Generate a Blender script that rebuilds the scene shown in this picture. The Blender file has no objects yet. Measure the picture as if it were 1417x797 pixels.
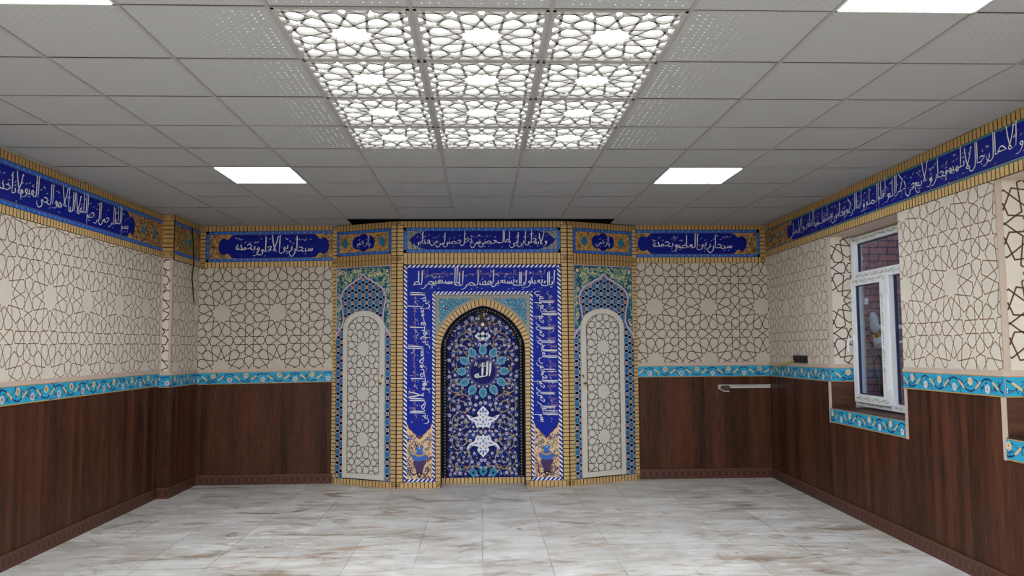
import bpy, math, random
import numpy as np
from mathutils import Vector

random.seed(7)
SC = bpy.context.scene
COL = SC.collection
PI = math.pi

# ------------------------------------------------------------------ camera model (image taken as 1417x797)
CF, PITCH, YAW, ROLL = 1086.4, .0723, .0389, -.0071
CAM = np.array([0, 0, 1.593])
_F = np.array([math.sin(YAW)*math.cos(PITCH), math.cos(YAW)*math.cos(PITCH), math.sin(PITCH)])
_R = np.array([math.cos(YAW), -math.sin(YAW), 0.])
_U = np.cross(_R, _F)
_c, _s = math.cos(ROLL), math.sin(ROLL)
_R, _U = _c*_R+_s*_U, -_s*_R+_c*_U

H = 3.02          # ceiling height
YB = 9.353        # back wall
XL = -3.45        # left wall

# ------------------------------------------------------------------ materials
def lin(c):
    return tuple(((v/255)/12.92 if v/255 <= .04045 else ((v/255+.055)/1.055)**2.4) for v in c)

MATS = {}
def mat(name, rgb, rough=.6, var=.06, scale=18., spec=.4, metallic=0., emit=None, bump=0.):
    m = bpy.data.materials.new(name); m.use_nodes = True
    nt = m.node_tree; b = nt.nodes['Principled BSDF']
    b.inputs['Roughness'].default_value = rough
    b.inputs['Metallic'].default_value = metallic
    b.inputs['Specular IOR Level'].default_value = spec
    c = lin(rgb)
    if var > 0:
        tc = nt.nodes.new('ShaderNodeTexCoord'); nz = nt.nodes.new('ShaderNodeTexNoise')
        nz.inputs['Scale'].default_value = scale; nz.inputs['Detail'].default_value = 4
        nt.links.new(tc.outputs['Object'], nz.inputs['Vector'])
        mx = nt.nodes.new('ShaderNodeMix'); mx.data_type = 'RGBA'
        mx.inputs[6].default_value = (*[v*(1-var*2) for v in c], 1)
        mx.inputs[7].default_value = (*[min(1, v*(1+var*2)) for v in c], 1)
        nt.links.new(nz.outputs['Fac'], mx.inputs[0])
        nt.links.new(mx.outputs[2], b.inputs['Base Color'])
        if bump > 0:
            bp = nt.nodes.new('ShaderNodeBump'); bp.inputs['Strength'].default_value = bump
            bp.inputs['Distance'].default_value = .004
            nt.links.new(nz.outputs['Fac'], bp.inputs['Height']); nt.links.new(bp.outputs['Normal'], b.inputs['Normal'])
    else:
        b.inputs['Base Color'].default_value = (*c, 1)
    if emit:
        b.inputs['Emission Color'].default_value = (*lin(emit[0]), 1)
        b.inputs['Emission Strength'].default_value = emit[1]
    MATS[name] = m
    return m

mat('cream', (212, 205, 190), .6, .04, 5)
mat('cream_shaded', (196, 186, 170), .6, .04, 5)  # cream darkened so the colour carries the weaker light at the back wall
mat('cream_light', (216, 209, 194), .55, .03, 6)
mat('cream_door', (212, 208, 196), .55, .03, 6)
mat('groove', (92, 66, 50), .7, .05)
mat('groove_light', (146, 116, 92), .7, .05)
mat('moulding', (196, 178, 162), .55, .03)
mat('plaster', (205, 198, 190), .8, .03)
mat('brick_face', (180, 144, 88), .6, .12, 30)
mat('brick_warm', (206, 172, 114), .55, .12, 30)
mat('mortar', (46, 26, 16), .8, .05)
mat('navy', (10, 26, 128), .5, .06, 8, .12)
mat('royal', (8, 36, 150), .5, .08, 5, .15)
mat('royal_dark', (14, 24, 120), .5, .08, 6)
mat('niche_navy', (16, 22, 90), .6, .1, 14, .15)
mat('ink_navy', (8, 12, 44), .55, .05, 18, .2)
mat('black_blue', (8, 9, 22), .6, .05, 18, .15)
mat('band_blue', (40, 98, 186), .35, .12, 40)
mat('pale_blue', (126, 178, 222), .35, .08)
mat('white_text', (226, 226, 226), .4, .03)
mat('white', (228, 230, 232), .4, .03)
mat('medallion_navy', (16, 22, 92), .55, .04, 8, .15)
mat('lilac', (196, 188, 214), .4, .05)
mat('pink', (176, 132, 150), .45, .05)
mat('ochre', (192, 146, 76), .5, .12, 40)
mat('ochre_dark', (92, 62, 34), .6, .05)
mat('ochre_ink', (58, 44, 38), .6, .05)
mat('kufic', (150, 110, 130), .5, .05)
mat('teal', (24, 128, 150), .4, .1, 30)
mat('teal_line', (20, 116, 124), .4, .05)
mat('turquoise', (40, 160, 196), .4, .08, 20)
mat('turq_dark', (30, 112, 140), .4, .15, 60)
mat('vine_navy', (22, 40, 104), .4, .05)
mat('vine_plum', (80, 54, 104), .4, .05)
mat('gold', (200, 150, 62), .5, .08)
mat('leaf_cream', (218, 186, 130), .5, .05)
mat('petal_cream', (240, 226, 178), .5, .04)
mat('red_dot', (170, 50, 40), .5, .05)
mat('mosaic_blue', (32, 112, 166), .3, .12, 50)
mat('mosaic_orange', (206, 120, 60), .4, .08)
mat('mosaic_deep', (12, 46, 88), .3, .1)
mat('scroll_teal', (18, 82, 112), .35, .12, 30)
mat('scroll_green', (138, 172, 128), .45, .12, 40)
mat('vine_ochre', (158, 148, 104), .45, .06)
mat('petal_teal', (30, 134, 164), .35, .1, 30)
mat('grey_tile', (150, 146, 132), .5, .1, 60)
mat('vase_cream', (226, 190, 150), .5, .08, 30)
mat('vase_plum', (66, 36, 88), .45, .06)
mat('brass', (190, 140, 60), .3, .03, metallic=.9)
mat('white_plastic', (232, 234, 236), .35, .02)
mat('gasket', (30, 40, 78), .4, .02)
mat('tape_green', (176, 206, 182), .5, .05)
mat('tape_dark', (130, 104, 96), .5, .05)
mat('black_plastic', (14, 14, 20), .4, .02)
mat('black_rubber', (22, 18, 18), .5, .02)
mat('blue_plastic', (24, 40, 150), .4, .02)
mat('yellow_wire', (196, 180, 60), .45, .02)
mat('silver', (206, 206, 202), .35, .04, metallic=.2)
mat('rust', (88, 66, 52), .7, .1)
mat('baseboard', (70, 38, 27), .45, .12, 10)
mat('base_line', (124, 82, 60), .5, .03)
mat('grid_bar', (140, 138, 135), .5, .02)
mat('lattice', (150, 148, 143), .6, .02)
mat('dark_void', (7, 7, 9), .9, .02)
mat('pipe_white', (225, 225, 230), .4, .02)
mat('frosted', (200, 205, 215), .2, .02)
mat('ground', (120, 112, 108), .9, .08, 4)

def emissive(name, rgb, strength):
    m = bpy.data.materials.new(name); m.use_nodes = True
    nt = m.node_tree; nt.nodes.clear()
    o = nt.nodes.new('ShaderNodeOutputMaterial'); e = nt.nodes.new('ShaderNodeEmission')
    e.inputs[0].default_value = (*lin(rgb), 1); e.inputs[1].default_value = strength
    nt.links.new(e.outputs[0], o.inputs[0]); MATS[name] = m
emissive('led', (240, 244, 255), 24.)
emissive('diffuser', (250, 252, 255), 4.2)
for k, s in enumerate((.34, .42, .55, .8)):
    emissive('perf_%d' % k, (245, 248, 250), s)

def glass_mat():
    m = bpy.data.materials.new('window_glass'); m.use_nodes = True
    nt = m.node_tree; nt.nodes.clear()
    o = nt.nodes.new('ShaderNodeOutputMaterial'); t = nt.nodes.new('ShaderNodeBsdfTransparent')
    g = nt.nodes.new('ShaderNodeBsdfGlossy'); mx = nt.nodes.new('ShaderNodeMixShader')
    fr = nt.nodes.new('ShaderNodeFresnel'); fr.inputs[0].default_value = 1.45
    t.inputs[0].default_value = (.9, .93, .96, 1); g.inputs['Roughness'].default_value = .03
    nt.links.new(fr.outputs[0], mx.inputs[0]); nt.links.new(t.outputs[0], mx.inputs[1]); nt.links.new(g.outputs[0], mx.inputs[2])
    nt.links.new(mx.outputs[0], o.inputs[0]); MATS['window_glass'] = m
glass_mat()

def N(nt, t, **kw):
    n = nt.nodes.new(t)
    for k, v in kw.items(): setattr(n, k, v)
    return n

def wood_mat(name, horizontal=False, dark=(36, 19, 12), light=(106, 62, 42)):
    m = bpy.data.materials.new(name); m.use_nodes = True
    nt = m.node_tree; L = nt.links.new; b = nt.nodes['Principled BSDF']
    tc = N(nt, 'ShaderNodeTexCoord'); sp = N(nt, 'ShaderNodeSeparateXYZ'); L(tc.outputs['Object'], sp.inputs[0])
    ad = N(nt, 'ShaderNodeMath', operation='ADD'); L(sp.outputs[0], ad.inputs[0]); L(sp.outputs[1], ad.inputs[1])
    a, z = (sp.outputs[2], ad.outputs[0]) if horizontal else (ad.outputs[0], sp.outputs[2])
    cb = N(nt, 'ShaderNodeCombineXYZ')
    mz = N(nt, 'ShaderNodeMath', operation='MULTIPLY'); mz.inputs[1].default_value = .09; L(z, mz.inputs[0])
    L(a, cb.inputs[0]); L(mz.outputs[0], cb.inputs[1])
    n1 = N(nt, 'ShaderNodeTexNoise'); n1.inputs['Scale'].default_value = 9; n1.inputs['Detail'].default_value = 3; L(cb.outputs[0], n1.inputs['Vector'])
    n2 = N(nt, 'ShaderNodeTexNoise'); n2.inputs['Scale'].default_value = 62; n2.inputs['Detail'].default_value = 5; n2.inputs['Distortion'].default_value = .4; L(cb.outputs[0], n2.inputs['Vector'])
    # planks: stepped random tone
    pk = N(nt, 'ShaderNodeMath', operation='MULTIPLY'); pk.inputs[1].default_value = 13.; L(a, pk.inputs[0])
    fl = N(nt, 'ShaderNodeMath', operation='FLOOR'); L(pk.outputs[0], fl.inputs[0])
    wn = N(nt, 'ShaderNodeTexWhiteNoise', noise_dimensions='1D'); L(fl.outputs[0], wn.inputs['W'])
    s1 = N(nt, 'ShaderNodeMath', operation='MULTIPLY_ADD'); s1.inputs[1].default_value = .2; L(wn.outputs['Value'], s1.inputs[0])
    s2 = N(nt, 'ShaderNodeMath', operation='MULTIPLY_ADD'); s2.inputs[1].default_value = .5; L(n1.outputs['Fac'], s2.inputs[0]); L(s1.outputs[0], s2.inputs[2])
    s1.inputs[2].default_value = -.1
    s3 = N(nt, 'ShaderNodeMath', operation='MULTIPLY_ADD'); s3.inputs[1].default_value = .5; L(n2.outputs['Fac'], s3.inputs[0]); L(s2.outputs[0], s3.inputs[2])
    rp = N(nt, 'ShaderNodeValToRGB'); L(s3.outputs[0], rp.inputs[0])
    e = rp.color_ramp.elements
    e[0].position = .28; e[0].color = (*lin(dark), 1)
    e[1].position = .86; e[1].color = (*lin(light), 1)
    L(rp.outputs[0], b.inputs['Base Color']); b.inputs['Roughness'].default_value = .5; b.inputs['Specular IOR Level'].default_value = .2
    MATS[name] = m
wood_mat('wood')
wood_mat('wood_flat', True, (54, 34, 26), (104, 70, 54))

def floor_mat():
    m = bpy.data.materials.new('floor_stone'); m.use_nodes = True
    nt = m.node_tree; L = nt.links.new; b = nt.nodes['Principled BSDF']
    tc = N(nt, 'ShaderNodeTexCoord')
    br = N(nt, 'ShaderNodeTexBrick'); br.offset = 0.; br.inputs['Scale'].default_value = 1
    br.inputs['Brick Width'].default_value = .5; br.inputs['Row Height'].default_value = .42
    br.inputs['Mortar Size'].default_value = .005; br.inputs['Color1'].default_value = (.0, .0, .0, 1); br.inputs['Color2'].default_value = (1, 1, 1, 1)
    br.inputs['Mortar'].default_value = (.5, .5, .5, 1)
    L(tc.outputs['Object'], br.inputs['Vector'])
    def noise(sx, sy, scale, detail, dist=0., off=(0, 0, 0)):
        mp = N(nt, 'ShaderNodeMapping'); mp.inputs['Scale'].default_value = (sx, sy, 1); mp.inputs['Location'].default_value = off
        L(tc.outputs['Object'], mp.inputs[0])
        n = N(nt, 'ShaderNodeTexNoise'); n.inputs['Scale'].default_value = scale; n.inputs['Detail'].default_value = detail
        n.inputs['Distortion'].default_value = dist; n.inputs['Roughness'].default_value = .62
        L(mp.outputs[0], n.inputs['Vector']); return n.outputs['Fac']
    def ramp(f, p0, p1, c0=(0, 0, 0), c1=(1, 1, 1)):
        r = N(nt, 'ShaderNodeValToRGB'); r.color_ramp.elements[0].position = p0; r.color_ramp.elements[1].position = p1
        r.color_ramp.elements[0].color = (*c0, 1); r.color_ramp.elements[1].color = (*c1, 1); L(f, r.inputs[0]); return r.outputs[0]
    def mixc(fac, a, bb, k=None):
        x = N(nt, 'ShaderNodeMix', data_type='RGBA')
        if isinstance(fac, float): x.inputs[0].default_value = fac
        else: L(fac, x.inputs[0])
        for i, v in ((6, a), (7, bb)):
            if isinstance(v, tuple): x.inputs[i].default_value = (*lin(v), 1)
            else: L(v, x.inputs[i])
        return x.outputs[2]
    def mul(f, k):
        x = N(nt, 'ShaderNodeMath', operation='MULTIPLY'); L(f, x.inputs[0])
        if isinstance(k, float): x.inputs[1].default_value = k
        else: L(k, x.inputs[1])
        return x.outputs[0]
    base = mixc(ramp(noise(.9, 1.6, 1.6, 9, .3), .32, .68), (196, 194, 186), (230, 230, 226))
    base = mixc(mul(br.outputs['Color'], .34), base, (156, 148, 140))
    base = mixc(mul(ramp(noise(1.1, 2.6, 2.2, 12, .5, (3, 1, 0)), .47, .66), .6), base, (176, 162, 142))
    base = mixc(mul(ramp(noise(.9, 2., 1.7, 12, .9, (8, 5, 0)), .55, .66), .8), base, (134, 112, 88))
    base = mixc(mul(ramp(noise(.7, 2.2, 1.6, 12, .8, (1, 13, 0)), .6, .68), .75), base, (172, 128, 100))
    base = mixc(mul(ramp(noise(1.2, 2.4, 3.2, 12, .5, (4, 2, 0)), .54, .68), .65), base, (234, 235, 234))
    base = mixc(mul(ramp(noise(1.1, 2.2, 6., 9, .9, (2, 9, 0)), .62, .7), .7), base, (112, 92, 74))
    base = mixc(mul(ramp(noise(1., 1.6, 16., 4, 0, (2, 2, 0)), .7, .78), .7), base, (88, 76, 66))
    base = mixc(mul(br.outputs['Fac'], mul(ramp(noise(.6, .6, 1.7, 3), .4, .62), .6)), base, (112, 106, 100))
    L(base, b.inputs['Base Color'])
    rr = ramp(noise(1, 2, 3, 5), .3, .8, (.34,)*3, (.6,)*3); L(rr, b.inputs['Roughness'])
    bp = N(nt, 'ShaderNodeBump'); bp.inputs['Strength'].default_value = .15; bp.inputs['Distance'].default_value = .002
    L(noise(1, 2, 14, 6), bp.inputs['Height']); L(bp.outputs[0], b.inputs['Normal'])
    MATS['floor_stone'] = m
floor_mat()

def tile_mat():
    m = bpy.data.materials.new('ceiling_tile'); m.use_nodes = True
    nt = m.node_tree; L = nt.links.new; b = nt.nodes['Principled BSDF']
    tc = N(nt, 'ShaderNodeTexCoord')
    mp = N(nt, 'ShaderNodeMapping'); mp.inputs['Rotation'].default_value = (0, 0, PI/4); mp.inputs['Scale'].default_value = (1, 1, .001)
    L(tc.outputs['Object'], mp.inputs[0])
    vo = N(nt, 'ShaderNodeTexVoronoi'); vo.inputs['Scale'].default_value = 34; vo.inputs['Randomness'].default_value = .0
    L(mp.outputs[0], vo.inputs['Vector'])
    rp = N(nt, 'ShaderNodeValToRGB'); rp.color_ramp.elements[0].position = .16; rp.color_ramp.elements[1].position = .24
    rp.color_ramp.elements[0].color = (*lin((142, 142, 140)), 1); rp.color_ramp.elements[1].color = (*lin((154, 154, 153)), 1)
    L(vo.outputs['Distance'], rp.inputs[0])
    L(rp.outputs[0], b.inputs['Base Color']); b.inputs['Roughness'].default_value = .75
    MATS['ceiling_tile'] = m
tile_mat()

def ext_brick():
    m = bpy.data.materials.new('exterior_brick'); m.use_nodes = True
    nt = m.node_tree; L = nt.links.new; b = nt.nodes['Principled BSDF']
    tc = N(nt, 'ShaderNodeTexCoord'); sp = N(nt, 'ShaderNodeSeparateXYZ'); cb = N(nt, 'ShaderNodeCombineXYZ')
    L(tc.outputs['Object'], sp.inputs[0]); L(sp.outputs[0], cb.inputs[0]); L(sp.outputs[2], cb.inputs[1])
    br = N(nt, 'ShaderNodeTexBrick'); br.inputs['Scale'].default_value = 1; br.inputs['Brick Width'].default_value = .25
    br.inputs['Row Height'].default_value = .088; br.inputs['Mortar Size'].default_value = .009
    br.inputs['Color1'].default_value = (*lin((158, 108, 112)), 1); br.inputs['Color2'].default_value = (*lin((126, 84, 92)), 1)
    br.inputs['Mortar'].default_value = (*lin((76, 64, 84)), 1)
    L(cb.outputs[0], br.inputs['Vector'])
    nz = N(nt, 'ShaderNodeTexNoise'); nz.inputs['Scale'].default_value = 5; nz.inputs['Detail'].default_value = 6; L(tc.outputs['Object'], nz.inputs['Vector'])
    mx = N(nt, 'ShaderNodeMix', data_type='RGBA', blend_type='MULTIPLY'); mx.inputs[0].default_value = .6
    L(br.outputs['Color'], mx.inputs[6]); L(nz.outputs['Color'], mx.inputs[7])
    L(br.outputs['Color'], b.inputs['Base Color']); b.inputs['Roughness'].default_value = .85
    MATS['exterior_brick'] = m
ext_brick()

# ------------------------------------------------------------------ mesh building
class Frame:
    """plane with origin O, u along U, v along +z, d along the outward normal"""
    def __init__(s, O, U, N_=None, shear=0.):
        s.O = np.array(O, float); s.U = np.array(U, float)/np.linalg.norm(U); s.V = np.array([0, 0, 1.]) 
        s.N = np.cross(s.U, s.V) if N_ is None else np.array(N_, float); s.sh = shear
    def P(s, u, v, d=0.): return s.O+u*s.U+(v+s.sh*u)*s.V+d*s.N
    def px(s, x, y, d=0.):
        r = _F+(x-708.5)/CF*_R-(y-398.5)/CF*_U
        o = s.O+d*s.N; t = ((o-CAM)@s.N)/(r@s.N); p = CAM+t*r-o
        u = p@s.U; return (u, p[2]-s.sh*u)

WORLD = Frame((0, 0, 0), (1, 0, 0))

def catmull(pts, n=5):
    if len(pts) < 3: return [tuple(p) for p in pts]
    P = [np.array(p, float) for p in pts]; P = [2*P[0]-P[1]]+P+[2*P[-1]-P[-2]]
    out = []
    for i in range(1, len(P)-2):
        a, b, c, d = P[i-1:i+3]
        for k in range(n):
            t = k/n
            out.append(tuple(.5*(2*b+(c-a)*t+(2*a-5*b+4*c-d)*t*t+(3*b-a-3*c+d)*t**3)))
    out.append(tuple(P[-2])); return out

def clip_poly(pts, region):
    """Sutherland-Hodgman against a convex counter-clockwise region"""
    out = list(pts); m = len(region)
    for i in range(m):
        (ax, ay), (bx, by) = region[i], region[(i+1) % m]
        inp, out = out, []
        if not inp: return []
        f = lambda p: (bx-ax)*(p[1]-ay)-(by-ay)*(p[0]-ax)
        for j in range(len(inp)):
            p, q = inp[j-1], inp[j]; fp, fq = f(p), f(q)
            if fq >= 0:
                if fp < 0: t = fp/(fp-fq); out.append((p[0]+t*(q[0]-p[0]), p[1]+t*(q[1]-p[1])))
                out.append(q)
            elif fp >= 0:
                t = fp/(fp-fq); out.append((p[0]+t*(q[0]-p[0]), p[1]+t*(q[1]-p[1])))
    return out

def rectpts(u0, u1, v0, v1): return [(u0, v0), (u1, v0), (u1, v1), (u0, v1)]

class MB:
    STEP = .0008
    def __init__(s, frame=WORLD, d=0., clip=None):
        s.f = frame; s.d = d; s.v = []; s.fc = []; s.m = []; s.mats = []; s.clip = clip
    def mi(s, m):
        if m not in s.mats: s.mats.append(m)
        return s.mats.index(m)
    def face3(s, pts, m):
        i = len(s.v); s.v += [tuple(p) for p in pts]; s.fc.append(tuple(range(i, i+len(pts)))); s.m.append(s.mi(m))
    def poly(s, pts, m, L=0, d=None):
        if s.clip is not None: pts = clip_poly(pts, s.clip)
        if len(pts) < 3: return
        dd = s.d+L*s.STEP if d is None else d
        s.face3([s.f.P(u, v, dd) for u, v in pts], m)
    def rect(s, u0, u1, v0, v1, m, L=0): s.poly(rectpts(u0, u1, v0, v1), m, L)
    def disk(s, c, r, m, L=0, n=8, ry=None, rot=0.):
        ry = ry or r
        s.poly([(c[0]+r*math.cos(rot+2*PI*k/n), c[1]+ry*math.sin(rot+2*PI*k/n)) for k in range(n)], m, L)
    def ribbon(s, pts, w, m, L=0):
        """flat stroke along a polyline, w number or per-point list"""
        n = len(pts)
        if n < 2: return
        if not hasattr(w, '__len__'): w = [w]*n
        A = np.array(pts, float); T = np.gradient(A, axis=0)
        ln = np.linalg.norm(T, axis=1); ln[ln < 1e-9] = 1; T /= ln[:, None]
        Nn = np.stack([-T[:, 1], T[:, 0]], 1)*(np.array(w)/2)[:, None]
        a, b = A+Nn, A-Nn
        if s.clip is None:
            dd = s.d+L*s.STEP; i = len(s.v)
            for k in range(n): s.v += [tuple(s.f.P(*b[k], dd)), tuple(s.f.P(*a[k], dd))]
            mi = s.mi(m)
            for k in range(n-1): s.fc.append((i+2*k, i+2*k+2, i+2*k+3, i+2*k+1)); s.m.append(mi)
        else:
            for k in range(n-1): s.poly([tuple(b[k]), tuple(b[k+1]), tuple(a[k+1]), tuple(a[k])], m, L)
    def line(s, p, q, w, m, L=0): s.ribbon([p, q], w, m, L)
    def box(s, u0, u1, v0, v1, d0, d1, m, f=None):
        f = f or s.f; i = len(s.v)
        for d in (d0, d1):
            for v in (v0, v1):
                for u in (u0, u1): s.v.append(tuple(f.P(u, v, d)))
        for q in ((0, 1, 3, 2), (4, 6, 7, 5), (0, 4, 5, 1), (2, 3, 7, 6), (0, 2, 6, 4), (1, 5, 7, 3)):
            s.fc.append(tuple(i+k for k in q)); s.m.append(s.mi(m))
    def prism(s, pts, d0, d1, m, side=None):
        s.face3([s.f.P(u, v, d1) for u, v in pts], m); n = len(pts)
        for k in range(n):
            p, q = pts[k], pts[(k+1) % n]
            s.face3([s.f.P(*p, d0), s.f.P(*q, d0), s.f.P(*q, d1), s.f.P(*p, d1)], side or m)
    def tube(s, pts, r, m, n=8, caps=True):
        P = [np.array(p, float) for p in pts]; i = len(s.v); k = len(P)
        rr = r if hasattr(r, '__len__') else [r]*k
        up = np.array([0.12, .31, .94])
        for j in range(k):
            t = P[min(j+1, k-1)]-P[max(j-1, 0)]; t = t/np.linalg.norm(t)
            a = np.cross(t, up)
            if np.linalg.norm(a) < .05: a = np.cross(t, np.array([1., 0, 0]))
            a /= np.linalg.norm(a); b = np.cross(t, a)
            for q in range(n):
                an = 2*PI*q/n; s.v.append(tuple(P[j]+rr[j]*(math.cos(an)*a+math.sin(an)*b)))
        mi = s.mi(m)
        for j in range(k-1):
            for q in range(n):
                s.fc.append((i+j*n+q, i+j*n+(q+1) % n, i+(j+1)*n+(q+1) % n, i+(j+1)*n+q)); s.m.append(mi)
        if caps:
            s.fc.append(tuple(i+q for q in range(n))[::-1]); s.m.append(mi)
            s.fc.append(tuple(i+(k-1)*n+q for q in range(n))); s.m.append(mi)
    def build(s, name, parent=None, base=None, label=None, smooth=False):
        me = bpy.data.meshes.new(name)
        if parent is not None: base = np.array(BASE[parent.name])
        elif base is None: base = np.zeros(3)
        base = np.array(base, float)
        me.from_pydata([tuple(np.array(p)-base) for p in s.v], [], s.fc)
        for m in s.mats: me.materials.append(MATS[m])
        me.polygons.foreach_set('material_index', s.m)
        if smooth: me.polygons.foreach_set('use_smooth', [True]*len(s.fc))
        me.update()
        o = bpy.data.objects.new(name, me); COL.objects.link(o)
        if parent is not None: o.parent = parent
        else: o.location = base
        BASE[o.name] = tuple(base)
        if label: o['label'] = label
        return o

BASE = {}
def tag(o, label, cat, group=None):
    o['label'] = label; o['category'] = cat
    if group: o['group'] = group
    return o
def thing(name, base, label, cat, group=None):
    o = bpy.data.objects.new(name, None); COL.objects.link(o); o.location = base; o.empty_display_size = .1
    BASE[o.name] = tuple(base); return tag(o, label, cat, group)
def struct(o): o['kind'] = 'structure'; return o

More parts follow.
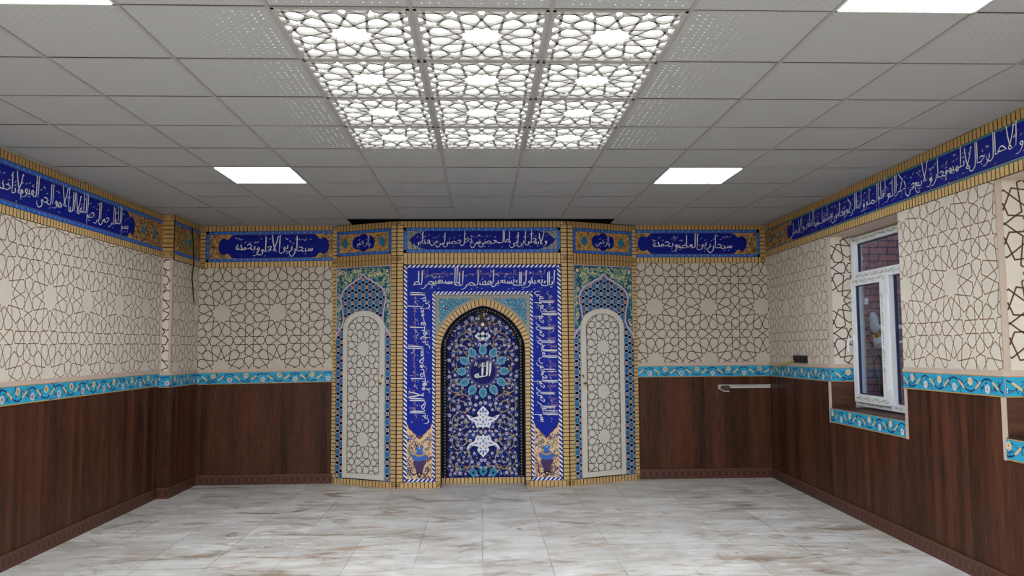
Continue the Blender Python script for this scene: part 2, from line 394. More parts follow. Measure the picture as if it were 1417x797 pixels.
# ------------------------------------------------------------------ calligraphy: a broad-pen stroke alphabet, x runs leftwards from the joining point
NUNB = [(.0, -.02), (.03, -.17), (.14, -.31), (.28, -.31), (.4, -.16), (.42, .08)]
def sh(p, dx, dy=0): return [(x+dx, y+dy) for x, y in p]
G = {
 'alif': {'s': (.17, [[(.04, 1.0), (.075, 1.05), (.07, .5), (.09, .0)]]), 'f': (.15, [[(0, 0), (.09, .01)], [(.11, 1.04), (.085, .5), (.08, 0)]])},
 'lam': {'i': (.2, [[(.03, 1.02), (.07, 1.06), (.05, .5), (.06, .1), (.12, 0), (.2, 0)]]), 'm': (.22, [[(0, 0), (.22, 0)], [(.1, 1.04), (.085, .5), (.09, .0)]]),
         'f': (.46, [[(0, 0), (.06, 0)], [(.07, 1.04), (.05, .5), (.05, .05)]+sh(NUNB, .05)]), 's': (.48, [[(.07, 1.04), (.05, .5), (.05, .05)]+sh(NUNB, .05)])},
 'lamalif': {'s': (.46, [[(.0, .96), (.05, 1.0), (.13, .62), (.28, .2), (.33, .04), (.24, -.03), (.06, .0)], [(.47, 1.06), (.38, .6), (.25, .22), (.13, .02)]]),
             'f': (.46, [[(0, 0), (.33, .0)], [(.02, 1.0), (.12, .62), (.3, .08)], [(.47, 1.06), (.36, .55), (.14, .0)]])},
 'beh': {'i': (.17, [[(.01, .26), (.04, .27), (.03, .07), (.09, 0), (.17, 0)]]), 'm': (.19, [[(0, 0), (.19, 0)], [(.1, .27), (.08, 0)]]),
         'f': (.6, [[(0, 0), (.1, -.03), (.3, -.05), (.48, -.02), (.58, .08), (.6, .22)]]), 's': (.64, [[(.05, .24), (.04, .06), (.14, -.04), (.34, -.06), (.52, -.02), (.62, .08), (.64, .24)]])},
 'noon': {'f': (.42, [[(0, 0), (.05, 0)], [(.05, .05)]+sh(NUNB, .05)]), 's': (.46, [[(.03, .24), (.05, .1)]+sh(NUNB, .05)])},
 'yeh': {'f': (.5, [[(0, 0), (.07, .09), (.13, .03), (.09, -.08), (.07, -.18), (.16, -.31), (.32, -.33), (.46, -.2), (.48, .02)]]),
         's': (.52, [[(.2, .28), (.08, .2), (.06, .08), (.16, .0), (.12, -.14), (.16, -.3), (.32, -.33), (.48, -.2), (.5, .02)]])},
 'jeem': {'i': (.42, [[(.36, .27), (.28, .36), (.16, .36), (.02, .27)], [(.02, .28), (.16, .14), (.26, .02), (.42, 0)]]),
          'm': (.46, [[(0, 0), (.12, .04), (.2, .14)], [(.4, .27), (.32, .36), (.2, .36), (.06, .27)], [(.06, .28), (.2, .14), (.3, .02), (.46, 0)]]),
          'f': (.34, [[(.32, .27), (.22, .36), (.02, .27)], [(.02, .28), (.14, .14), (.26, -.06), (.2, -.3), (.04, -.42), (-.14, -.4), (-.26, -.3)]])},
 'dal': {'s': (.26, [[(.13, .42), (.05, .22), (.02, .06)], [(.0, .05), (.1, -.02), (.26, .04)]]), 'f': (.28, [[(0, 0), (.28, .02)], [(.18, .4), (.1, .16), (.04, .0)]])},
 'reh': {'s': (.32, [[(.02, .24), (.05, .22), (.06, .02), (.15, -.17), (.3, -.28), (.46, -.26)]]), 'f': (.3, [[(0, 0), (.05, .0), (.11, -.14), (.26, -.28), (.43, -.26)]])},
 'seen': {'i': (.42, [[(.02, .26), (.03, .04), (.1, .0), (.14, .04)], [(.15, .2), (.16, .03), (.22, 0), (.26, .04)], [(.28, .22), (.28, .02), (.34, 0), (.42, 0)]]),
          'm': (.44, [[(0, 0), (.12, 0), (.16, .03)], [(.05, .24), (.04, 0)], [(.17, .2), (.18, .02), (.26, 0)], [(.3, .22), (.3, .02), (.36, 0), (.44, 0)]]),
          'f': (.7, [[(0, 0), (.12, 0)], [(.05, .22), (.04, 0)], [(.15, .2), (.16, .02), (.24, .02)]]+[[(.26, .22)]+sh(NUNB, .27)])},
 'sad': {'i': (.58, [[(.0, .0), (.12, .16), (.26, .27), (.38, .26), (.44, .14), (.38, .03), (.2, -.01), (.0, 0)], [(.4, .03), (.48, .15), (.49, .03), (.58, 0)]]),
         'm': (.6, [[(.0, .0), (.14, .16), (.28, .27), (.4, .26), (.46, .14), (.4, .03), (.2, -.01), (.0, 0)], [(.42, .03), (.5, .15), (.51, .03), (.6, 0)]]),
         'f': (.9, [[(.0, .0), (.14, .16), (.28, .27), (.4, .26), (.46, .14), (.4, .03), (.2, -.01), (.0, 0)], [(.44, .14)]+sh(NUNB, .46)])},
 'tah': {'i': (.52, [[(.0, .0), (.12, .16), (.26, .27), (.38, .26), (.44, .14), (.38, .03), (.2, 0), (.0, 0)], [(.17, 1.0), (.15, .5), (.15, .12)], [(.38, .02), (.52, 0)]])},
 'ain': {'i': (.36, [[(.28, .3), (.18, .38), (.06, .32), (.06, .2), (.16, .12), (.3, .13)], [(.16, .12), (.06, .04), (.16, -.01), (.36, 0)]]),
         'm': (.3, [[(0, 0), (.08, .04), (.2, .2), (.08, .23), (.04, .18), (.18, .03), (.3, 0)]]),
         'f': (.32, [[(0, 0), (.08, .04), (.2, .2), (.08, .23), (.05, .17), (.16, .03), (.2, -.14), (.12, -.34), (-.04, -.42), (-.2, -.36)]])},
 'feh': {'i': (.25, [[(.06, .1), (.17, .14), (.19, .24), (.11, .31), (.04, .24), (.06, .08), (.13, 0), (.25, 0)]]),
         'm': (.28, [[(0, 0), (.1, .01), (.19, .12), (.18, .24), (.1, .28), (.04, .2), (.12, .04), (.28, 0)]]),
         'f': (.64, [[(0, 0), (.1, .03), (.17, .14), (.1, .24), (.04, .15), (.14, -.02), (.36, -.05), (.54, -.0), (.62, .2)]])},
 'qaf': {'f': (.48, [[(0, 0), (.1, .04), (.16, .16), (.1, .24), (.03, .15)]+sh(NUNB, .06)]), 's': (.5, [[(.14, .08), (.18, .2), (.1, .28), (.03, .18)]+sh(NUNB, .06)])},
 'kaf': {'i': (.36, [[(.42, 1.0), (.22, .8), (.06, .62), (.14, .42), (.24, .16), (.24, .02), (.1, -.02), (.0, .02)], [(.2, .0), (.36, 0)]]),
         'm': (.38, [[(.42, 1.0), (.22, .8), (.08, .62), (.16, .42), (.25, .16), (.24, .02)], [(0, 0), (.38, 0)]]),
         'f': (.56, [[(0, 0), (.3, -.04), (.48, .0), (.55, .2)], [(.08, 1.0), (.06, .5), (.06, .0)], [(.32, .36), (.22, .42), (.3, .26), (.2, .2)]])},
 'meem': {'i': (.24, [[(.17, .05), (.08, .16), (.02, .08), (.06, -.02), (.16, .02), (.24, 0)]]), 'm': (.24, [[(0, 0), (.06, .12), (.15, .14), (.16, .03), (.08, -.05), (.03, .0)], [(.12, .0), (.24, 0)]]),
          'f': (.22, [[(0, 0), (.07, .14), (.16, .1), (.13, -.02), (.05, .0), (.14, -.1), (.16, -.26), (.13, -.44)]])},
 'heh': {'i': (.34, [[(.0, .0), (.05, .2), (.18, .32), (.29, .18), (.22, .0), (.08, .02), (.1, .14), (.22, .14)], [(.2, 0), (.34, 0)]]),
         'm': (.3, [[(0, 0), (.12, .18), (.2, .06), (.12, -.16), (.03, -.1), (.12, .0), (.3, 0)]]),
         'f': (.24, [[(0, 0), (.06, .02), (.07, .36)], [(.07, .3), (.19, .2), (.2, .04), (.1, -.02), (.03, .0)]]), 's': (.24, [[(.06, .34), (.17, .24), (.21, .08), (.12, -.02), (.03, .06), (.08, .2)]])},
 'waw': {'s': (.32, [[(.08, .1), (.17, .14), (.19, .24), (.11, .31), (.04, .22), (.07, .04), (.16, -.15), (.3, -.26), (.44, -.24)]]),
         'f': (.32, [[(0, 0), (.1, .06), (.19, .16), (.15, .28), (.07, .26), (.05, .14), (.1, -.04), (.2, -.2), (.44, -.24)]])},
}
LET = {}
def _l(chars, cls, joins, dots=None):
    for i, ch in enumerate(chars): LET[ch] = (cls, joins, (dots[i] if dots else 0))
_l('اأإآ', 'alif', 0); _l('ل', 'lam', 1); _l('بتثپ', 'beh', 1, [-1, 2, 3, -3]); _l('ن', 'noon', 1, [1]); _l('یي', 'yeh', 1, [-2, -2]); _l('ى', 'yeh', 1)
_l('جحخ', 'jeem', 1, [-1, 0, 1]); _l('دذ', 'dal', 0, [0, 1]); _l('رز', 'reh', 0, [0, 1]); _l('سش', 'seen', 1, [0, 3]); _l('صض', 'sad', 1, [0, 1])
_l('طظ', 'tah', 1, [0, 1]); _l('عغ', 'ain', 1, [0, 1]); _l('ف', 'feh', 1, [1]); _l('ق', 'qaf', 1, [2]); _l('کك', 'kaf', 1); _l('م', 'meem', 1)
_l('ه', 'heh', 1); _l('ة', 'heh', 0, [2]); _l('و', 'waw', 0); _l('ﻻ', 'lamalif', 0)
TALL = {'alif', 'lam', 'lamalif', 'tah', 'kaf'}

def layout(text, marks=True, rnd=None, gap=.02, stack=True):
    """strokes of a right-to-left text: list of (kind, points) and the run's length"""
    rnd = rnd or random.Random(3)
    text = text.replace('لا', 'ﻻ'); X = 0.; S = []; nw = len(text.split()); stack = stack and nw > 1
    for wi, word in enumerate(text.split()):
        dy = (.0, .2, .06)[wi % 3] if stack else 0.; X0 = X
        for i, ch in enumerate(word):
            cls, joins, dots = LET[ch]
            pj = i > 0 and LET[word[i-1]][1]; nj = joins and i < len(word)-1
            form = 'm' if pj and nj else 'f' if pj else 'i' if nj else 's'
            key = cls
            if cls in ('noon', 'yeh') and form in 'im': key = 'beh'
            if cls == 'qaf' and form in 'im': key = 'feh'
            g = G[key]
            alt = {'m': 'mifs', 'i': 'imsf', 'f': 'fsmi', 's': 'sfim'}[form]
            adv, strokes = g[next(a for a in alt if a in g)]
            for st in strokes: S.append(('s', [(X+x, y+dy) for x, y in st]))
            if dots:
                n = abs(dots); cx = min(.22, adv/2) if form in 'im' else min(.28, adv*.5)
                if cls == 'yeh' and form in 'fs': n = 0
                y0 = (.46 if cls not in ('tah',) else .42) if dots > 0 else -.17
                if cls == 'noon' and form in 'fs': y0 = .16
                if cls == 'jeem' and dots < 0: y0, cx = -.12, .2
                for k in range(n):
                    px_ = cx+(k-(min(n, 2)-1)/2)*.1 if k < 2 else cx; py = y0+(0 if k < 2 else .1)
                    S.append(('d', [(X+px_, py+dy)]))
            if marks:
                if key not in TALL and rnd.random() < .75:
                    y = .58+rnd.random()*.3; x = X+adv*.4
                    S.append(('t', [(x-.06, y+.06), (x+.07, y-.02)]))
                if rnd.random() < .3:
                    y = .62+rnd.random()*.34; x = X+adv*.9
                    S.append(('t', [(x-.05, y), (x-.01, y+.08), (x+.03, y), (x+.08, y+.09)]))
                if key not in ('jeem', 'ain') and form in 'im' and rnd.random() < .4:
                    y = -.2-rnd.random()*.1; x = X+adv*.5
                    S.append(('t', [(x-.05, y+.05), (x+.06, y-.02)]))
            X += adv
        if stack and len(word) > 2 and wi < nw-1: X -= (X-X0)*.14
        X += gap
    return S, X-gap

def write(mb, text, org, read, up, length, height, m='white_text', L=3, w=.1, marks=True, smooth=True, seed=3):
    """text starts at org (right end), runs along read, letters stand along up"""
    S, W = layout(text, marks, random.Random(seed))
    sx, sy = length/W, height/(1.56 if len(text.split()) > 1 else 1.5)
    org, read, up = (np.array(a, float) for a in (org, read, up))
    def T(p):
        y = p[1]; y = y if y < 0 else y*.78 if y < .42 else .3276+(y-.42)*1.1466
        y += .035*math.sin(p[0]*7.)
        return tuple(org+read*((p[0]-.05*y)*sx)+up*((y+.42)*sy))
    for kind, pts in S:
        if kind == 'd':
            r = .034*(sx+sy)/2; c = T(pts[0]); mb.disk(c, r, m, L+1, 4)
            continue
        q = [T(p) for p in (catmull(pts, 5) if smooth and kind == 's' else pts)]
        A = np.array(q); D = np.gradient(A, axis=0); ang = np.arctan2(D@up, D@read)
        k = w*(.45*sy+.55*min(sx, sy))*(.9 if kind == 's' else .45)
        ws = k*(.5+.5*np.abs(np.sin(ang+.5)))
        if kind == 's' and len(ws) > 5:
            n_ = len(ws); ws = ws*np.interp(np.arange(n_), [0, n_*.12, n_*.6, n_-1], [.75, 1.05, 1.05, .35])
        mb.ribbon(q, list(ws), m, L)

# ------------------------------------------------------------------ star pattern (12- and 8-pointed), cell size 1, twelve-fold star at the origin
def _pol(r, a): return (r*math.cos(math.radians(a)), r*math.sin(math.radians(a)))
def star_cell():
    seg = set()
    def add(p, q): seg.add(tuple(sorted((tuple(round(c, 4) for c in p), tuple(round(c, 4) for c in q)))))
    D = lambda a: _pol(.158, a)
    for k in range(12):
        a = 30*k
        for s in (1, -1): add(D(a), _pol(.415, a+s*35))
    for q in range(4):
        for s in (1, -1):                     # symmetric pieces
            R = lambda p: (lambda x, y: [(x, y), (-y, x), (-x, -y), (y, -x)][q])(p[0], p[1]*s)
            t15 = _pol(.432, 15); t45 = _pol(.427, 45)
            add(R(_pol(.415, 5)), R(t15)); add(R(t15), R((.421, .186))); add(R(_pol(.415, 25)), R(t15)); add(R(t15), R((.5, 0)))
            add(R((.421, .186)), R((.5, .212)))
            add(R((.5, .212)), R((.429, .25)))
            add(R(_pol(.415, 35)), R(t45)); add(R(t45), R((.5-.232, .5-.127))) if 0 else None
            add(R(_pol(.415, 35)), R(t45)); add(R(t45), R((.5-.127, .5-.232)[::-1]))
            # eight-fold star of the corner (.5,.5), the part inside this cell
    for k in range(8):
        a = 22.5+45*k; d = _pol(.077, a)
        for s in (1, -1):
            e = _pol(.26, a+s*51.65)
            for cx, cy in ((.5, .5),): add((cx+d[0], cy+d[1]), (cx+e[0], cy+e[1]))
    return list(seg)
CELL = star_cell()

def seg_clip(p, q, region):
    t0, t1 = 0., 1.; dx, dy = q[0]-p[0], q[1]-p[1]
    for i in range(len(region)):
        (ax, ay), (bx, by) = region[i], region[(i+1) % len(region)]
        nx, ny = -(by-ay), bx-ax
        den = nx*dx+ny*dy; num = nx*(p[0]-ax)+ny*(p[1]-ay)
        if abs(den) < 1e-12:
            if num < 0: return None
            continue
        t = -num/den
        if den > 0: t0 = max(t0, t)
        else: t1 = min(t1, t)
        if t0 >= t1: return None
    return ((p[0]+t0*dx, p[1]+t0*dy), (p[0]+t1*dx, p[1]+t1*dy))

def stars(mb, region, c, au, av, w=.011, m='groove', L=1, extrude=None):
    us = [p[0] for p in region]; vs = [p[1] for p in region]
    done = set()
    for i in range(int((min(us)-c[0])/au)-2, int((max(us)-c[0])/au)+3):
        for j in range(int((min(vs)-c[1])/av)-2, int((max(vs)-c[1])/av)+3):
            for p, q in CELL:
                P = (c[0]+(p[0]+i)*au, c[1]+(p[1]+j)*av); Q = (c[0]+(q[0]+i)*au, c[1]+(q[1]+j)*av)
                key = tuple(sorted(((round(P[0], 3), round(P[1], 3)), (round(Q[0], 3), round(Q[1], 3)))))
                if key in done: continue
                done.add(key)
                r = seg_clip(P, Q, region)
                if r is None: continue
                a, b = np.array(r[0]), np.array(r[1]); l = np.linalg.norm(b-a)
                if l < 1e-4: continue
                e = (b-a)/l*w*.45
                a2, b2 = (a-e, b+e)
                if extrude is None: mb.line(tuple(a), tuple(b2), w, m, L)
                else:
                    t = np.array([-(e[1]), e[0]])/(w*.45)*w/2
                    pts = [tuple(a-t), tuple(b-t), tuple(b+t), tuple(a+t)]
                    mb.prism(pts, extrude[0], extrude[1], m)

# ------------------------------------------------------------------ ornament helpers
def bricks(mb, u0, u1, v0, v1, along='u', pitch=.045, gap=.009, m='brick_face', L=1, base=True, rows=1):
    if base: mb.rect(u0, u1, v0, v1, 'mortar', L-1)
    Ln = (u1-u0) if along == 'u' else (v1-v0); n = max(1, round(Ln/pitch)); p = Ln/n
    for k in range(n):
        for r in range(rows):
            if along == 'u':
                h = (v1-v0)/rows
                mb.rect(u0+k*p+gap/2, u0+(k+1)*p-gap/2, v0+r*h+.002, v0+(r+1)*h-.002, m, L+4)
            else:
                mb.rect(u0+.003, u1-.003, v0+k*p+gap/2, v0+(k+1)*p-gap/2, m, L+4)

def key_square(mb, u, v, r=.026, L=7):
    mb.rect(u-r, u+r, v-r, v+r, 'brick_face', L)
    for a, b, c, d in ((-.75, .75, .55, .75), (-.75, .75, -.75, -.55), (-.75, -.55, -.75, .75), (.55, .75, -.75, .75), (-.15, .15, -.15, .15)):
        mb.rect(u+a*r, u+b*r, v+c*r, v+d*r, 'mortar', L+1)

def rope(mb, u0, u1, v0, v1, along='u', pitch=.036, L=1):
    """white edging with slanting blue bars"""
    mb.rect(u0, u1, v0, v1, 'white', L); old = mb.clip; mb.clip = rectpts(u0, u1, v0, v1)
    Ln, w = ((u1-u0), (v1-v0)) if along == 'u' else ((v1-v0), (u1-u0))
    k = -w
    while k < Ln+w:
        pts = [(k, 0), (k+pitch*.5, 0), (k+pitch*.5+w*.9, w), (k+w*.9, w)]
        if along == 'u': mb.poly([(u0+a, v0+b) for a, b in pts], 'royal', L+1)
        else: mb.poly([(u1-b, v0+a) for a, b in pts][::-1], 'royal', L+1)
        k += pitch
    mb.clip = old

def star_band(mb, u0, u1, v0, v1, L=1):
    """blue edging with small pale stars"""
    mb.rect(u0, u1, v0, v1, 'band_blue', L)
    along = (u1-u0) > (v1-v0); Ln = (u1-u0) if along else (v1-v0); n = max(1, round(Ln/.075))
    for k in range(n):
        t = (k+.5)/n
        c = (u0+t*(u1-u0), (v0+v1)/2) if along else ((u0+u1)/2, v0+t*(v1-v0))
        mb.disk(c, .0075, 'pale_blue', L+1, 6)
    e = .003
    for a in ((u0, u1, v0, v0+e), (u0, u1, v1-e, v1), (u0, u0+e, v0, v1), (u1-e, u1, v0, v1)): mb.rect(*a, 'vine_navy', L+1)

def curls(mb, region, n, cols, size=.02, w=.005, L=1, seed=1, test=None):
    rnd = random.Random(seed); us = [p[0] for p in region]; vs = [p[1] for p in region]
    old = mb.clip; mb.clip = region; k = tries = 0
    while k < n and tries < n*8:
        tries += 1
        c = (rnd.uniform(min(us), max(us)), rnd.uniform(min(vs), max(vs)))
        if test and not test(*c): continue
        k += 1
        a0 = rnd.uniform(0, 2*PI); sg = rnd.choice((1, -1)); r = size*rnd.uniform(.6, 1.2)
        pts = [(c[0]+r*(1-t/9)*math.cos(a0+sg*t*.62), c[1]+r*(1-t/9)*math.sin(a0+sg*t*.62)) for t in range(8)]
        mb.ribbon(pts, [w*(.5+.5*math.sin(PI*(t+.5)/8)) for t in range(8)], rnd.choice(cols), L)
    mb.clip = old

def specks(mb, region, n, cols, r=.006, L=1, seed=1, test=None, sides=5):
    rnd = random.Random(seed); us = [p[0] for p in region]; vs = [p[1] for p in region]
    old = mb.clip; mb.clip = region; k = tries = 0
    while k < n and tries < n*8:
        tries += 1
        c = (rnd.uniform(min(us), max(us)), rnd.uniform(min(vs), max(vs)))
        if test and not test(*c): continue
        k += 1
        mb.disk(c, r*rnd.uniform(.6, 1.3), rnd.choice(cols), L, sides, rot=rnd.uniform(0, 3))
    mb.clip = old

def flower(mb, c, r, petal, heart, L=2, n=6, rim=None):
    if rim: mb.disk(c, r*1.55, rim, L-1, 12)
    for k in range(n):
        a = 2*PI*k/n+.3
        mb.disk((c[0]+r*.72*math.cos(a), c[1]+r*.72*math.sin(a)), r*.52, petal, L, 7)
    mb.disk(c, r*.45, heart, L+1, 6)

def lozenge(mb, c, r, m, L, inner=None, ry=None):
    ry = ry or r*1.25; pts = []
    for k in range(16):
        a = 2*PI*k/16; q = 1 if k % 4 == 0 else (.72 if k % 2 == 0 else .82)
        pts.append((c[0]+r*q*math.cos(a), c[1]+ry*q*math.sin(a)))
    mb.poly(pts, m, L)
    if inner: mb.disk(c, r*.35, inner, L+1, 6)

def cartouche(uc, vc, L_, hh, lobe=.72, lw=.1):
    """long lobed cartouche: half length L_, half height hh"""
    q = []
    b = L_-lw*1.6
    q += [(b-.05, hh), (b, hh*.97), (b+lw*.2, hh*.82), (b+lw*.45, hh*.6)]
    cx = L_-lw*.62; r = lw*.62
    for k in range(0, 9):
        a = PI*.68*(1-k/4)
        q.append((cx+r*math.cos(a), hh*lobe*math.sin(a)/max(.01, 1)))
    q = q[:4+9]
    q += [(b+lw*.45, -hh*.6), (b+lw*.2, -hh*.82), (b, -hh*.97), (b-.05, -hh)]
    q = q+[(-x, y) for x, y in q[::-1]]
    return [(uc+x, vc+y) for x, y in q]

def floral(mb, u0, u1, v0, v1, L=0, seed=2, start=0.):
    """turquoise strip with a navy vine, white flowers and ochre leaves"""
    mb.rect(u0, u1, v0, v1, 'turquoise', L)
    h = v1-v0
    mb.rect(u0, u1, v0, v0+h*.05, 'gold', L+2); mb.rect(u0, u1, v1-h*.04, v1, 'gold', L+2)
    old = mb.clip; mb.clip = rectpts(u0, u1, v0+h*.05, v1-h*.04)
    P = .38; vm = (v0+v1)/2; rnd = random.Random(seed)
    def wave(ph, amp): return [(u, vm+amp*h*math.sin(2*PI*(u-start)/P+ph)) for u in np.arange(u0-.05, u1+.07, P/16)]
    mb.ribbon(wave(0, .33), h*.075, 'vine_navy', L+2)
    mb.ribbon(wave(PI*.92, .3), h*.04, 'vine_plum', L+1)
    k = math.floor((u0-start)/P)-1
    while start+k*P < u1+P:
        b = start+k*P
        for off, sg in ((.14, 1), (.64, -1)):
            c = (b+(off+.12)*P, vm-sg*h*.17)
            # leaf along the vine's slope
            lx = b+(off+.36)*P
            pts = [(lx-.042, vm+sg*h*.2), (lx-.02, vm+sg*h*.1), (lx+.012, vm-sg*h*.08), (lx+.03, vm-sg*h*.2)]
            mb.ribbon(catmull(pts, 3), [h*.03, h*.06]+[h*.12]*(len(catmull(pts, 3))-4)+[h*.09, h*.05], 'leaf_cream', L+3)
            for t in range(7):
                x0 = lx+rnd.uniform(-.1, .1); y0 = vm+h*rnd.uniform(-.3, .3); a = rnd.uniform(0, 2*PI); l = rnd.uniform(.25, .4)*h
                mb.ribbon(catmull([(x0, y0), (x0+l*.5*math.cos(a), y0+l*.5*math.sin(a)), (x0+l*math.cos(a+.7), y0+l*math.sin(a+.7))], 3), h*.042, 'vine_navy', L+1)
            fr = h*.175
            pet = 'white' if sg > 0 else 'petal_cream'
            for q in range(6):
                a = 2*PI*q/6+.4; pc = (c[0]+fr*.72*math.cos(a), c[1]+fr*.78*math.sin(a))
                mb.disk(pc, fr*.52, pet, L+3, 8)
                mb.disk(pc, fr*.17, 'vine_navy', L+4, 5)
            mb.disk(c, fr*.42, pet, L+3, 8)
            mb.disk((c[0]-fr*.1, c[1]+fr*.05), fr*.26, 'vine_navy' if sg > 0 else 'red_dot', L+4, 6)
        k += 1
    mb.clip = old
    e = h*.02

# ------------------------------------------------------------------ the room
# column lines and row lines of the hung ceiling
colx = [-.895-.622*k for k in range(5, 0, -1)]+[-.895+.6*k for k in range(4)]+[.905+.622*k for k in range(1, 6)]
rowy = [-3.6+.585*k for k in range(0, 10)]+[2.64, 3.235]
rowy = [-3.1, -2.5, -1.9, -1.3, -.7, -.1, .5, 1.1, 1.85, 2.63, 3.235, 3.87, 4.46, 5.05, 5.65, 6.245, 6.875, 7.475, 8.07, 8.73, YB+.05]
rowy = [-3.4+.604*k for k in range(11)]+[3.245, 3.86, 4.46, 5.055, 5.645, 6.24, 6.86, 7.49, 8.11, 8.83, YB+.02]
XRW = lambda y: 3.46-.0277*(YB-y)
YR = -3.4
FB = Frame((0, YB, 0), (1, 0, 0))
FL = Frame((XL, 0, 0), (0, 1, 0))                                   # u = Y
FR = Frame((3.46, YB, 0), (-.0277, -1, 0))                          # u runs towards the camera
SHR = .0088                                                         # the right wall's boards rise slightly towards the camera
FRS = Frame((3.46, YB, 0), (-.0277, -1, 0), shear=SHR)
XC = -3.327                                                         # face of the corner column
YC = 8.565                                                          # its side facing the camera
FC = Frame((XC, 0, 0), (0, 1, 0)); FCF = Frame((XL, YC, 0), (1, 0, 0))

mb = MB(); mb.face3([(-3.6, YR, 0), (3.9, YR, 0), (3.9, YB+.1, 0), (-3.6, YB+.1, 0)], 'floor_stone'); struct(mb.build('floor'))

# ceiling: tiles, bars, void above
mb = MB(); bars = MB()
sky_cols = (5, 6, 7)
rnd = random.Random(11)
SKY0 = 11                                                            # rowy index of the light panels' near edge
def is_sky(i, j): return i in sky_cols and SKY0 <= j < SKY0+4
LEDS = [(3, 10), (9, 10), (3, 16), (9, 16)]
for i in range(len(colx)-1):
    for j in range(len(rowy)-1):
        x0, x1, y0, y1 = colx[i], colx[i+1], rowy[j], rowy[j+1]
        if is_sky(i, j) or (i, j) in LEDS: continue
        if j == len(rowy)-2 and 4 <= i <= 8: continue
        z = H+rnd.uniform(0, .003); g = .004
        if j == len(rowy)-2: z = H+.002
        mb.face3([(x0+g, y0+g, z+rnd.uniform(0, .002)), (x1-g, y0+g, z+rnd.uniform(0, .002)), (x1-g, y1-g, z), (x0+g, y1-g, z)], 'ceiling_tile')
ceil = struct(mb.build('ceiling'))
for x in colx[1:-1]:
    y1 = rowy[-2] if -1.6 < x < 1.6 else rowy[-1]
    bars.box(x-.009, x+.009, YR, y1, H-.003, H+.0045, 'grid_bar', Frame((0, 0, 0), (1, 0, 0))) if 0 else None
    P0 = [(x-.009, YR, H-.002), (x+.009, YR, H-.002), (x+.009, y1, H-.002), (x-.009, y1, H-.002)]
    bars.face3(P0, 'grid_bar'); 
    for s in (-1, 1): bars.face3([(x+s*.009, YR, H-.002), (x+s*.009, y1, H-.002), (x+s*.009, y1, H+.02), (x+s*.009, YR, H+.02)], 'grid_bar')
for y in rowy[1:-1]:
    bars.face3([(-3.6, y-.007, H-.001), (3.7, y-.007, H-.001), (3.7, y+.007, H-.001), (-3.6, y+.007, H-.001)], 'grid_bar')
    bars.face3([(-3.6, y-.0075, H-.0012), (3.7, y-.0075, H-.0012), (3.7, y-.0035, H-.0012), (-3.6, y-.0035, H-.0012)], 'groove')
bars.build('grid_bar', ceil)
vd = MB(); vd.face3([(-3.7, YR, H+.35), (3.9, YR, H+.35), (3.9, YB+.1, H+.35), (-3.7, YB+.1, H+.35)], 'dark_void')
for q_ in (((-3.7, YR-.01), (3.9, YR-.01)), ((-3.7, YB+.02), (3.9, YB+.02)), ((-3.7, YR-.01), (-3.7, YB+.02)), ((3.9, YR-.01), (3.9, YB+.02))):
    vd.face3([(*q_[0], H-.02 if q_[0][1] > 9 else H), (*q_[1], H-.02 if q_[0][1] > 9 else H), (*q_[1], H+.36), (*q_[0], H+.36)], 'dark_void')
vd.build('plenum', ceil, label='dark gap above the hung ceiling tiles')
# lit perforations round the light panels
pf = MB()
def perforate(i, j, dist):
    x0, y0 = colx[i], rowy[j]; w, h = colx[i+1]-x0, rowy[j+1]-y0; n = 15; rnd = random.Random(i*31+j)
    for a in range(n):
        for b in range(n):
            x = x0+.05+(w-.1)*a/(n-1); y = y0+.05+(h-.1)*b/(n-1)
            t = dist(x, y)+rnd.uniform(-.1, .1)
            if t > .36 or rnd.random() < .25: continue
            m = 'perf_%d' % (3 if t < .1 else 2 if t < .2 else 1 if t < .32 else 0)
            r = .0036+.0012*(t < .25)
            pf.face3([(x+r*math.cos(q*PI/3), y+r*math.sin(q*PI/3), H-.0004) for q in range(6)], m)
for j in range(SKY0, SKY0+4):
    perforate(4, j, lambda x, y: (colx[5]-x)*.85); perforate(8, j, lambda x, y: (x-colx[8])*.85)
for i in sky_cols:
    perforate(i, SKY0+4, lambda x, y: (y-rowy[SKY0+4])*1.5+.12); perforate(i, SKY0-1, lambda x, y: (rowy[SKY0]-y)*.7)
po = pf.build('lit_perforation', ceil, label='pin holes in the tiles glowing next to the light panels'); po['kind'] = 'stuff'

# twelve back-lit star panels
rows_n = ['nearest row', 'second nearest row', 'third nearest row', 'farthest row']; cols_n = ['left column', 'middle column', 'right column']
FCE = None
class CeilFrame:
    def P(s, u, v, d=0.): return np.array([u, v, H+d])
CFm = CeilFrame()
for jj in range(4):
    for ii in range(3):
        x0, x1, y0, y1 = colx[5+ii], colx[6+ii], rowy[SKY0+jj], rowy[SKY0+jj+1]
        t = thing('light_panel', ((x0+x1)/2, (y0+y1)/2, H), 'back-lit star-lattice ceiling panel, %s of the block, %s' % (cols_n[ii], rows_n[jj]), 'ceiling light', 'star lattice light panels in the ceiling')
        L_ = MB(CFm); g = .012
        stars(L_, rectpts(x0+g+.01, x1-g-.01, y0+g+.01, y1-g-.01), ((x0+x1)/2, (y0+y1)/2), (x1-x0)*.97, (y1-y0)*.97, .0135, 'lattice', extrude=(.012, -.002))
        L_.build('lattice', t)
        f_ = MB(CFm); 
        for a in (rectpts(x0+.008, x1-.008, y0+.008, y0+.022), rectpts(x0+.008, x1-.008, y1-.022, y1-.008), rectpts(x0+.008, x0+.022, y0+.008, y1-.008), rectpts(x1-.022, x1-.008, y0+.008, y1-.008)):
            f_.prism(a, .02, -.004, 'lattice')
        f_.build('frame', t)
        d_ = MB(); d_.face3([(x0+.01, y0+.01, H+.028), (x1-.01, y0+.01, H+.028), (x1-.01, y1-.01, H+.028), (x0+.01, y1-.01, H+.028)], 'diffuser'); d_.build('diffuser', t)
